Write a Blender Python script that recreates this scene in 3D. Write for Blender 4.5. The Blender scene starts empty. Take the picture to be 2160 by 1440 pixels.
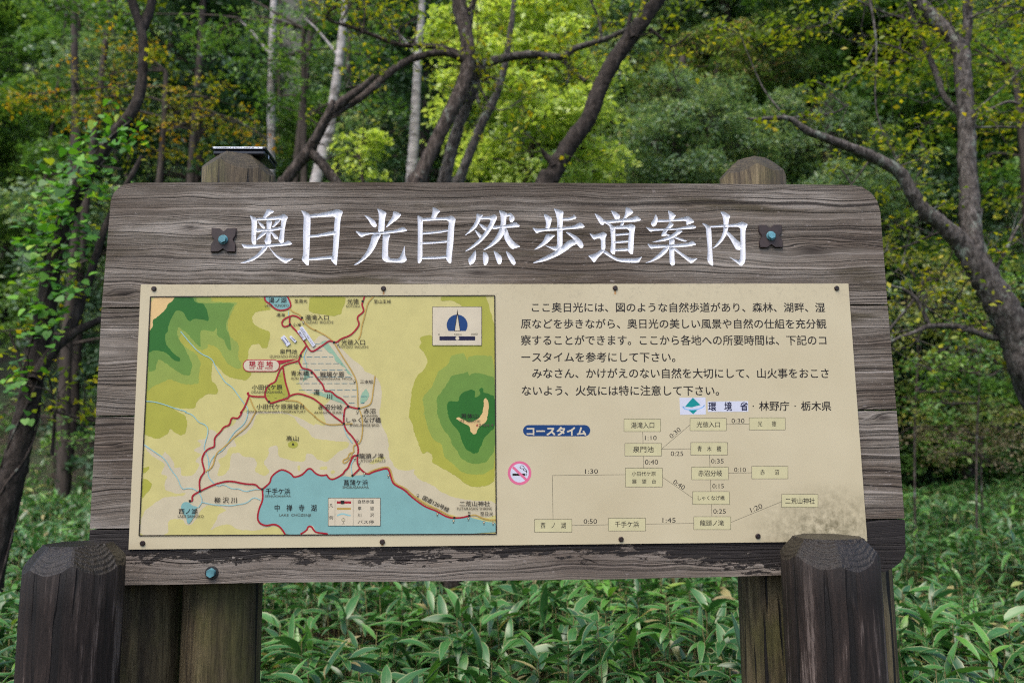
import bpy, bmesh, math, random
import numpy as np
from mathutils import Vector, Matrix
from mathutils.geometry import delaunay_2d_cdt
S = bpy.context.scene
COL = S.collection
rng = np.random.default_rng(7)
random.seed(7)

# ------------------------------------------------------------ camera
FPX, PITCH, ROLL, CAMZ = 1680.0, 0.13320, -0.0087, 1.60
CAM = np.array([0.0, 0.0, CAMZ])
_F = np.array([0, math.cos(PITCH), math.sin(PITCH)])
_U0 = np.array([0, -math.sin(PITCH), math.cos(PITCH)])
_R0 = np.array([1.0, 0, 0])
_R = _R0 * math.cos(ROLL) + _U0 * math.sin(ROLL)
_U = _U0 * math.cos(ROLL) - _R0 * math.sin(ROLL)
cd = bpy.data.cameras.new("camera")
cam = bpy.data.objects.new("camera", cd)
COL.objects.link(cam)
cam.matrix_world = Matrix(((_R[0], _U[0], -_F[0], 0), (_R[1], _U[1], -_F[1], 0), (_R[2], _U[2], -_F[2], CAMZ), (0, 0, 0, 1)))
cd.sensor_width = 36.0
cd.lens = 36.0 * FPX / 2160
cd.clip_start, cd.clip_end = 0.05, 500
cd.dof.use_dof = True
cd.dof.focus_distance = 2.0
cd.dof.aperture_fstop = 2.8
cd.dof.aperture_blades = 7
S.camera = cam
S.render.resolution_x, S.render.resolution_y = 1024, 682

# ------------------------------------------------------------ sky, sun, exposure
SUN_EL, SUN_AZ = math.radians(62), math.radians(208)      # azimuth clockwise from +Y
w = bpy.data.worlds.new("World")
S.world = w
w.use_nodes = True
nt = w.node_tree
nt.nodes.clear()
sky = nt.nodes.new("ShaderNodeTexSky")
sky.sky_type = 'NISHITA'
sky.sun_disc = False
sky.sun_elevation, sky.sun_rotation = SUN_EL, SUN_AZ
sky.dust_density = 3.0
bg = nt.nodes.new("ShaderNodeBackground")
bg.inputs[1].default_value = 0.15
wo = nt.nodes.new("ShaderNodeOutputWorld")
nt.links.new(sky.outputs[0], bg.inputs[0])
nt.links.new(bg.outputs[0], wo.inputs[0])
sd = bpy.data.lights.new("sun", 'SUN')
sd.energy, sd.angle, sd.color = 1.5, math.radians(45), (1.0, 0.92, 0.80)
so = bpy.data.objects.new("sun", sd)
COL.objects.link(so)
_sv = Vector((math.sin(SUN_AZ) * math.cos(SUN_EL), math.cos(SUN_AZ) * math.cos(SUN_EL), math.sin(SUN_EL)))
so.rotation_euler = _sv.to_track_quat('Z', 'Y').to_euler()
so.location = _sv * 60
S.view_settings.view_transform = 'Standard'
S.view_settings.look = 'None'
S.view_settings.exposure = 1.15
S.view_settings.gamma = 1
S.render.engine = 'CYCLES'
c = S.cycles
c.use_denoising = False                                  # keep the fine grain of wood, bark and leaves
c.filter_width = 1.15
c.max_bounces, c.diffuse_bounces, c.glossy_bounces, c.transmission_bounces = 8, 4, 3, 4
c.caustics_reflective = c.caustics_refractive = False

# ------------------------------------------------------------ pixel <-> world helpers (photo pixels, 2160 x 1440)
def ray(px, py):
    return _F * FPX + _R * (px - 1080.0) + _U * (720.0 - py)
def at(px, py, Y):
    d = ray(px, py)
    return CAM + d * (Y / d[1])
def ppm(px, py, Y):                                    # metres per photo pixel there
    return Y / ray(px, py)[1]
YAW = 0.0313
BE = np.array([math.cos(YAW), math.sin(YAW), 0.0])
BN = np.array([math.sin(YAW), -math.cos(YAW), 0.0])    # faces the camera
B0 = np.array([0.0, 2.0, 0.0])
def bp(px, py, off=0.0):                               # pixel -> board coordinates (x along the board, z up), plane 'off' behind the panel face
    d = ray(px, py)
    p0 = B0 - BN * off
    t = np.dot(p0 - CAM, BN) / np.dot(d, BN)
    p = CAM + d * t
    return (float(np.dot(p - B0, BE)), float(p[2]))
def lin(*c):
    if len(c) == 1: c = c[0]
    return tuple((x / 255 / 12.92) if x / 255 <= 0.04045 else ((x / 255 + 0.055) / 1.055) ** 2.4 for x in c) + (1.0,)

# ------------------------------------------------------------ object helpers
def link(name, me, mats=None, parent=None):
    o = bpy.data.objects.new(name, me)
    COL.objects.link(o)
    if mats is not None:
        for m in (mats if isinstance(mats, (list, tuple)) else [mats]):
            me.materials.append(m)
    if parent: o.parent = parent
    return o
def tag(o, label=None, cat=None, group=None, kind=None):
    if label: o["label"] = label
    if cat: o["category"] = cat
    if group: o["group"] = group
    if kind: o["kind"] = kind
    return o
def empty(name, loc, rz=0.0):
    o = bpy.data.objects.new(name, None)
    o.empty_display_size = 0.1
    o.location = loc
    o.rotation_euler = (0, 0, rz)
    COL.objects.link(o)
    return o
def np_mesh(name, V, Fq, var=None, smooth=False, midx=None):
    """V (n,3); Fq list of index arrays (m,k) of constant k each"""
    me = bpy.data.meshes.new(name)
    V = np.asarray(V, dtype=np.float32)
    if not isinstance(Fq, list): Fq = [Fq]
    Fq = [np.asarray(f, dtype=np.int32) for f in Fq if len(f)]
    me.vertices.add(len(V))
    me.vertices.foreach_set("co", V.ravel())
    tot = sum(f.size for f in Fq)
    me.loops.add(tot)
    me.loops.foreach_set("vertex_index", np.concatenate([f.ravel() for f in Fq]))
    n = sum(len(f) for f in Fq)
    me.polygons.add(n)
    lt = np.concatenate([np.full(len(f), f.shape[1], dtype=np.int32) for f in Fq])
    ls = np.concatenate([[0], np.cumsum(lt)[:-1]]).astype(np.int32)
    me.polygons.foreach_set("loop_start", ls)
    me.polygons.foreach_set("loop_total", lt)
    if smooth: me.polygons.foreach_set("use_smooth", np.ones(n, dtype=bool))
    if midx is not None: me.polygons.foreach_set("material_index", np.asarray(midx, dtype=np.int32))
    me.update(calc_edges=True)
    if var is not None:
        a = me.attributes.new("v", 'FLOAT', 'FACE')
        a.data.foreach_set("value", np.asarray(var, dtype=np.float32))
    me.validate()
    return me
class MB:
    """collects polygons for ONE mesh"""
    def __init__(s): s.v, s.f, s.m, s.n = [], {}, {}, 0
    def add(s, V, F, m=0):
        V = np.asarray(V, float)
        F = np.asarray(F, dtype=np.int64) + s.n
        k = F.shape[1]
        s.f.setdefault(k, []).append(F)
        s.m.setdefault(k, []).append(np.full(len(F), m))
        s.v.append(V); s.n += len(V)
    def box(s, c, h, m=0):
        c, h = np.array(c, float), np.array(h, float)
        V = [c + h * np.array([x, y, z]) for x in (-1, 1) for y in (-1, 1) for z in (-1, 1)]
        s.add(V, [[0, 1, 3, 2], [4, 6, 7, 5], [0, 4, 5, 1], [2, 3, 7, 6], [0, 2, 6, 4], [1, 5, 7, 3]], m)
    def tube(s, P, R, seg=8, m=0, rough=0.0, rs=None):
        P, R = np.asarray(P, float), np.asarray(R, float)
        T = np.gradient(P, axis=0)
        T /= np.linalg.norm(T, axis=1)[:, None] + 1e-9
        up = np.array([0, 1.0, 0]) if abs(T[:, 1]).mean() < 0.8 else np.array([1.0, 0, 0])
        A = np.cross(T, up); A /= np.linalg.norm(A, axis=1)[:, None] + 1e-9
        B = np.cross(T, A)
        th = np.linspace(0, 2 * np.pi, seg, endpoint=False)
        Rv = R[:, None, None] * (1 + (rs.normal(size=(len(P), seg, 1)) * rough if rough else 0))
        V = P[:, None] + Rv * (np.cos(th)[None, :, None] * A[:, None] + np.sin(th)[None, :, None] * B[:, None])
        n = len(P)
        i = np.arange(n - 1)[:, None] * seg; j = np.arange(seg)[None]; j2 = (j + 1) % seg
        F = np.stack([i + j, i + j2, i + seg + j2, i + seg + j], -1).reshape(-1, 4)
        s.add(V.reshape(-1, 3), F, m)
    def mesh(s, name, smooth=False):
        ks = sorted(s.f)
        F = [np.concatenate(s.f[k]) for k in ks]
        mi = np.concatenate([np.concatenate(s.m[k]) for k in ks])
        return np_mesh(name, np.concatenate(s.v), F, smooth=smooth, midx=mi)
def build(name, mb, mats, parent=None, smooth=False):
    return link(name, mb.mesh(name, smooth), mats, parent)

# ------------------------------------------------------------ material helpers
class NT:
    def __init__(s, name):
        s.m = bpy.data.materials.new(name); s.m.use_nodes = True
        s.t = s.m.node_tree; s.t.nodes.clear()
        s.out = s.t.nodes.new("ShaderNodeOutputMaterial")
        s.p = s.t.nodes.new("ShaderNodeBsdfPrincipled")
        s.t.links.new(s.p.outputs[0], s.out.inputs[0])
    def n(s, ty, **kw):
        x = s.t.nodes.new("ShaderNode" + ty)
        for k, v in kw.items(): setattr(x, k, v)
        return x
    def l(s, a, b): s.t.links.new(a, b)
    def coord(s, which='Object'): return s.n("TexCoord").outputs[which]
    def mapping(s, vec, scale=(1, 1, 1), loc=(0, 0, 0)):
        m = s.n("Mapping"); m.inputs[3].default_value = scale; m.inputs[1].default_value = loc
        s.l(vec, m.inputs[0]); return m.outputs[0]
    def noise(s, vec, scale=5, detail=4, rough=0.55, dist=0.0, out='Fac'):
        x = s.n("TexNoise"); x.inputs['Scale'].default_value = scale; x.inputs['Detail'].default_value = detail
        x.inputs['Roughness'].default_value = rough; x.inputs['Distortion'].default_value = dist
        s.l(vec, x.inputs['Vector']); return x.outputs[out]
    def ramp(s, fac, stops, interp='LINEAR'):
        r = s.n("ValToRGB"); r.color_ramp.interpolation = interp
        e = r.color_ramp.elements
        while len(e) < len(stops): e.new(0.5)
        for el, (p, cc) in zip(e, stops):
            el.position = p
            el.color = cc if len(cc) == 4 else tuple(cc) + (1,)
        s.l(fac, r.inputs[0]); return r.outputs[0]
    def math(s, op, a, b=None, c=None, clamp=False):
        x = s.n("Math", operation=op); x.use_clamp = clamp
        for i, q in enumerate((a, b, c)):
            if q is None: continue
            if isinstance(q, (int, float)): x.inputs[i].default_value = q
            else: s.l(q, x.inputs[i])
        return x.outputs[0]
    def mix(s, fac, a, b, mode='MIX'):
        x = s.n("Mix", data_type='RGBA', blend_type=mode)
        for i, q in ((0, fac), (6, a), (7, b)):
            if isinstance(q, (int, float)): x.inputs[i].default_value = q
            elif isinstance(q, tuple): x.inputs[i].default_value = q if len(q) == 4 else q + (1,)
            else: s.l(q, x.inputs[i])
        return x.outputs[2]
    def bump(s, h, strength=0.5, dist=0.01):
        b = s.n("Bump"); b.inputs['Strength'].default_value = strength; b.inputs['Distance'].default_value = dist
        s.l(h, b.inputs['Height']); s.l(b.outputs[0], s.p.inputs['Normal']); return b
    def base(s, c):
        if isinstance(c, tuple): s.p.inputs['Base Color'].default_value = c if len(c) == 4 else c + (1,)
        else: s.l(c, s.p.inputs['Base Color'])
    def rough(s, r):
        if isinstance(r, (int, float)): s.p.inputs['Roughness'].default_value = r
        else: s.l(r, s.p.inputs['Roughness'])
        return s
def flat(name, c, rough=0.5, metallic=0.0, spec=0.5, grime=0.12):
    k = NT(name)
    v = k.noise(k.coord(), 22, 5, 0.6)
    c = c if len(c) == 4 else tuple(c) + (1,)
    d = tuple(x * (1 - grime * 1.6) for x in c[:3]) + (1,)
    h = tuple(min(1, x * (1 + grime * 0.5)) for x in c[:3]) + (1,)
    k.base(k.ramp(v, [(0.3, d), (0.7, h)]))
    k.rough(rough); k.p.inputs['Metallic'].default_value = metallic
    k.p.inputs['Specular IOR Level'].default_value = spec
    return k.m
def leaf_mat(name, stops, trans=0.35, rough=0.45, spec=0.4):
    k = NT(name)
    a = k.n("Attribute"); a.attribute_name = "v"
    col = k.ramp(a.outputs['Fac'], stops)
    k.base(col); k.rough(rough)
    k.p.inputs['Specular IOR Level'].default_value = spec
    tr = k.n("BsdfTranslucent")
    k.l(k.mix(1.0, col, (1.0, 1.0, 0.45, 1), 'MULTIPLY'), tr.inputs[0])
    mx = k.n("MixShader"); mx.inputs[0].default_value = trans
    k.l(k.p.outputs[0], mx.inputs[1]); k.l(tr.outputs[0], mx.inputs[2]); k.l(mx.outputs[0], k.out.inputs[0])
    return k.m

# ------------------------------------------------------------ lettering as geometry (Blender's built-in font)
_cache = {}
def glyphs(body, weight=0.0):
    key = (body, weight)
    if key in _cache: return _cache[key]
    cu = bpy.data.curves.new("t", 'FONT'); cu.body = body; cu.size = 1.0; cu.resolution_u = 3; cu.offset = weight
    ob = bpy.data.objects.new("t", cu); COL.objects.link(ob)
    dg = bpy.context.evaluated_depsgraph_get(); dg.update()
    me = bpy.data.meshes.new_from_object(ob.evaluated_get(dg))
    V = np.array([v.co[:2] for v in me.vertices]).reshape(-1, 2)
    F = [tuple(p.vertices) for p in me.polygons]
    bpy.data.objects.remove(ob); bpy.data.curves.remove(cu); bpy.data.meshes.remove(me)
    _cache[key] = (V, F)
    return V, F
# ============================================================ THE SIGN
def wood_board(name, peel=0.0):
    k = NT(name)
    co = k.coord()
    oi = k.n("ObjectInfo")
    off = k.n("CombineXYZ"); k.l(k.math('MULTIPLY', oi.outputs['Random'], 7.0), off.inputs[0]); k.l(k.math('MULTIPLY', oi.outputs['Random'], 3.0), off.inputs[2])
    ad = k.n("VectorMath", operation='ADD'); k.l(co, ad.inputs[0]); k.l(off.outputs[0], ad.inputs[1])
    v = ad.outputs[0]
    # flowing grain: warp the height with a broad noise, then stretch along the plank
    wq = k.noise(k.mapping(v, (1.5, 1, 5.0)), 1.6, 3, 0.5)
    wn = k.math('MULTIPLY', k.math('SUBTRACT', wq, 0.5), 0.055)
    w2 = k.math('MULTIPLY', k.math('SUBTRACT', k.noise(k.mapping(v, (4, 1, 16)), 1.0, 2, 0.5), 0.5), 0.008)
    sx = k.n("SeparateXYZ"); k.l(v, sx.inputs[0])
    zz = k.math('ADD', k.math('ADD', sx.outputs[2], wn), w2)
    raw = k.n("SeparateXYZ"); k.l(co, raw.inputs[0])
    core = None
    for (kx, kz, ka, kb, kc) in KNOTS:                       # grain flowing round knots
        dx = k.math('DIVIDE', k.math('SUBTRACT', raw.outputs[0], kx), ka); dz = k.math('DIVIDE', k.math('SUBTRACT', raw.outputs[2], kz), kb)
        rr = k.math('ADD', k.math('MULTIPLY', dx, dx), k.math('MULTIPLY', dz, dz))
        g = k.math('EXPONENT', k.math('MULTIPLY', rr, -1.0))
        zz = k.math('SUBTRACT', zz, k.math('MULTIPLY', k.math('MULTIPLY', dz, g), kc))
        q = k.math('EXPONENT', k.math('MULTIPLY', rr, -14.0))
        core = q if core is None else k.math('MAXIMUM', core, q)
    cb = k.n("CombineXYZ"); k.l(k.math('MULTIPLY', sx.outputs[0], 0.22), cb.inputs[0]); k.l(zz, cb.inputs[2])
    g1 = k.noise(k.mapping(cb.outputs[0], (1.0, 1, 165)), 1.0, 3.5, 0.66)
    g2 = k.noise(k.mapping(cb.outputs[0], (7, 1, 250)), 1.0, 4, 0.75)
    line = k.ramp(g1, [(0.36, (0.1, 0.1, 0.1)), (0.43, (0.72, 0.72, 0.72)), (0.5, (1, 1, 1))])
    body = k.ramp(k.noise(k.mapping(v, (2.2, 1, 9)), 1.0, 5, 0.6), [(0.25, lin(58, 47, 38)), (0.42, lin(84, 74, 65)), (0.55, lin(107, 99, 91)), (0.66, lin(132, 125, 118)), (0.8, lin(76, 65, 56))])
    fine = k.ramp(g2, [(0.33, (0.42, 0.40, 0.37)), (0.5, (1, 1, 1)), (0.68, (1.55, 1.55, 1.55))])
    body = k.mix(k.ramp(g1, [(0.57, (0, 0, 0)), (0.68, (0.7, 0.7, 0.7))]), body, lin(150, 142, 136))
    colr = k.mix(1.0, body, fine, 'MULTIPLY')
    alg = k.ramp(k.noise(k.mapping(v, (1.6, 1, 11)), 1.3, 6, 0.65), [(0.56, (0, 0, 0)), (0.68, (0.8, 0.8, 0.8))])
    colr = k.mix(alg, colr, lin(60, 52, 32))
    colr = k.mix(k.math('SUBTRACT', 1.0, line), colr, lin(34, 27, 24))
    colr = k.mix(k.math('MULTIPLY', core, 0.85), colr, lin(38, 29, 24))
    # dark weathering along the upper edge of the board
    spk = k.noise(k.mapping(v, (60, 60, 160)), 1.0, 3, 0.6)
    colr = k.mix(k.ramp(spk, [(0.64, (0, 0, 0)), (0.72, (0.6, 0.6, 0.6))]), colr, lin(140, 132, 128))
    top = k.n("SeparateXYZ"); k.l(co, top.inputs[0])
    edge = k.math('MULTIPLY', k.math('SUBTRACT', top.outputs[2], TOPZ - 0.075), 11.0, clamp=True)
    ed = k.math('MULTIPLY', edge, k.noise(k.mapping(v, (5, 1, 30)), 1.0, 5, 0.65), clamp=True)
    colr = k.mix(ed, colr, lin(48, 36, 26))
    h = k.math('ADD', k.math('MULTIPLY', line, 1.0), k.math('MULTIPLY', g2, 0.5))
    if peel:
        m1 = k.noise(k.mapping(v, (13, 1, 40)), 1.0, 8, 0.74, 0.4)
        zz2 = k.math('MULTIPLY', k.math('SUBTRACT', top.outputs[2], PEELZ), 4.0)
        colr = k.mix(0.25, colr, lin(120, 110, 103))
        xr = k.math('MULTIPLY', k.math('SUBTRACT', top.outputs[0], PEELX), 0.5, clamp=True)   # the right end kept more of its black coat
        m2 = k.ramp(k.math('ADD', k.math('ADD', m1, zz2), xr), [(0.60, (0, 0, 0)), (0.62, (1, 1, 1))])
        colr = k.mix(m2, colr, lin(30, 25, 24))
        h = k.math('ADD', h, k.math('MULTIPLY', m2, 0.8))
        k.rough(0.6)
    else:
        k.rough(0.75)
    k.base(colr)
    k.p.inputs['Specular IOR Level'].default_value = 0.3
    k.bump(h, 0.9, 0.004)
    return k.m
def wood_post(name, dark=True):
    k = NT(name)
    co = k.coord()
    oi = k.n("ObjectInfo")
    off = k.n("CombineXYZ")
    for i in range(3): k.l(k.math('MULTIPLY', oi.outputs['Random'], 5.0 + i), off.inputs[i])
    ad = k.n("VectorMath", operation='ADD'); k.l(co, ad.inputs[0]); k.l(off.outputs[0], ad.inputs[1]); v = ad.outputs[0]
    wv = k.noise(k.mapping(v, (3, 3, 2)), 1.0, 3, 0.5, out='Color')
    am = k.n("VectorMath", operation='MULTIPLY_ADD'); k.l(wv, am.inputs[0]); am.inputs[1].default_value = (0.03, 0.03, 0.0); k.l(v, am.inputs[2]); v2 = am.outputs[0]
    g1 = k.noise(k.mapping(v2, (26, 26, 2.2)), 1.0, 9, 0.68)
    g2 = k.noise(k.mapping(v2, (140, 140, 9)), 1.0, 5, 0.75)
    geo_ = k.n("NewGeometry"); sn_ = k.n("SeparateXYZ"); k.l(geo_.outputs['Normal'], sn_.inputs[0])
    upf_ = k.math('MULTIPLY', k.math('SUBTRACT', sn_.outputs[2], 0.25), 3.0, clamp=True)
    if dark:
        colr = k.ramp(g1, [(0.34, lin(18, 13, 11)), (0.48, lin(32, 24, 21)), (0.55, lin(48, 38, 34)), (0.60, lin(96, 85, 80)), (0.66, lin(70, 60, 56)), (0.74, lin(38, 30, 27))])
        tz = k.n("SeparateXYZ"); k.l(co, tz.inputs[0])
        wet = k.math('MULTIPLY', k.math('SUBTRACT', tz.outputs[2], 1.20), 8.0, clamp=True)
        flk = k.ramp(k.noise(k.mapping(v, (22, 22, 5)), 1.0, 6, 0.7), [(0.675, (0, 0, 0)), (0.70, (0.8, 0.8, 0.8))])
        colr = k.mix(flk, colr, lin(132, 104, 62))
        colr = k.mix(k.math('MULTIPLY', wet, 0.8), colr, lin(24, 17, 14))
        r = k.ramp(k.noise(k.mapping(v, (30, 30, 30)), 1, 3), [(0.35, (0.42, 0.42, 0.42)), (0.65, (0.75, 0.75, 0.75))])
        k.rough(r)
    else:
        colr = k.ramp(g1, [(0.3, lin(34, 28, 20)), (0.46, lin(66, 56, 41)), (0.58, lin(91, 80, 57)), (0.72, lin(106, 95, 72)), (0.85, lin(61, 54, 39))])
        mo = k.ramp(k.noise(k.mapping(v, (6, 6, 3)), 1.0, 5, 0.65), [(0.5, (0, 0, 0)), (0.66, (0.8, 0.8, 0.8))])
        colr = k.mix(mo, colr, lin(66, 64, 32))
        k.rough(0.7)
    if dark: k.rough(k.math('SUBTRACT', 0.66, k.math('MULTIPLY', upf_, 0.36)))
    k.p.inputs['Specular IOR Level'].default_value = 0.3
    crack = k.ramp(k.noise(k.mapping(v2, (46, 46, 0.9)), 1.0, 1, 0.5), [(0.355, (0, 0, 0)), (0.39, (1, 1, 1))])
    crack = k.math('MAXIMUM', crack, upf_)
    colr = k.mix(k.math('SUBTRACT', 1.0, crack), colr, lin(16, 12, 11))
    geo = k.n("NewGeometry"); sn = k.n("SeparateXYZ"); k.l(geo.outputs['Normal'], sn.inputs[0])
    upf = k.math('MULTIPLY', k.math('SUBTRACT', sn.outputs[2], 0.25), 3.0, clamp=True)
    upf = k.math('MULTIPLY', upf, k.ramp(k.noise(k.mapping(v, (28, 28, 28)), 1.0, 5, 0.7), [(0.3, (0.45, 0.45, 0.45)), (0.6, (1, 1, 1))]))
    colr = k.mix(upf, colr, lin(22, 17, 13) if dark else lin(46, 40, 27))
    fine = k.ramp(g2, [(0.32, (0.45, 0.43, 0.42)), (0.52, (1, 1, 1)), (0.72, (1.5, 1.5, 1.5))])
    k.base(k.mix(1.0, colr, fine, 'MULTIPLY'))
    sxy = k.n("SeparateXYZ"); k.l(co, sxy.inputs[0])      # growth rings: seen where the top is hewn
    rad = k.math('SQRT', k.math('ADD', k.math('MULTIPLY', sxy.outputs[0], sxy.outputs[0]), k.math('MULTIPLY', sxy.outputs[1], sxy.outputs[1])))
    ringh = k.math('SINE', k.math('ADD', k.math('MULTIPLY', rad, 900.0), k.math('MULTIPLY', k.noise(k.mapping(co, (25, 25, 5)), 1.0, 2), 7.0)))
    k.bump(k.math('ADD', k.math('ADD', k.math('ADD', g1, k.math('MULTIPLY', g2, 0.5)), k.math('MULTIPLY', crack, 0.8)), k.math('MULTIPLY', ringh, 0.09)), 1.0, 0.006)
    return k.m

TL, TR_, BR, BL = (297, 600), (1789.5, 598), (1829.5, 1140.5), (271, 1158.3)
PK = 0.0035                                                  # planks' face behind the panel's face
def pk(px, py): return bp(px, py, PK)
TOPZ = pk(1000, 385)[1]
PEELZ = pk(1000, 1195)[1]
PEELX = pk(1350, 1200)[0]
KNOTS = [pk(*q) + s for q, s in (((402, 480), (0.09, 0.026, 0.022)), ((1712, 528), (0.16, 0.05, 0.034)), ((262, 618), (0.10, 0.030, 0.024)), ((1010, 575), (0.12, 0.024, 0.016)), ((1862, 880), (0.09, 0.03, 0.026)), ((250, 940), (0.08, 0.022, 0.02)), ((900, 1182), (0.13, 0.016, 0.011)))]
M_board = wood_board("weathered_grey_wood")
M_peel = wood_board("weathered_wood_peeling_paint", 1.0)
M_post_dark = wood_post("dark_wet_log", True)
M_post = wood_post("mossy_brown_log", False)

sign = empty("information_board", tuple(B0), YAW)
tag(sign, "big grey wooden information board with white carved Japanese title and a cream map panel", "sign")

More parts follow.
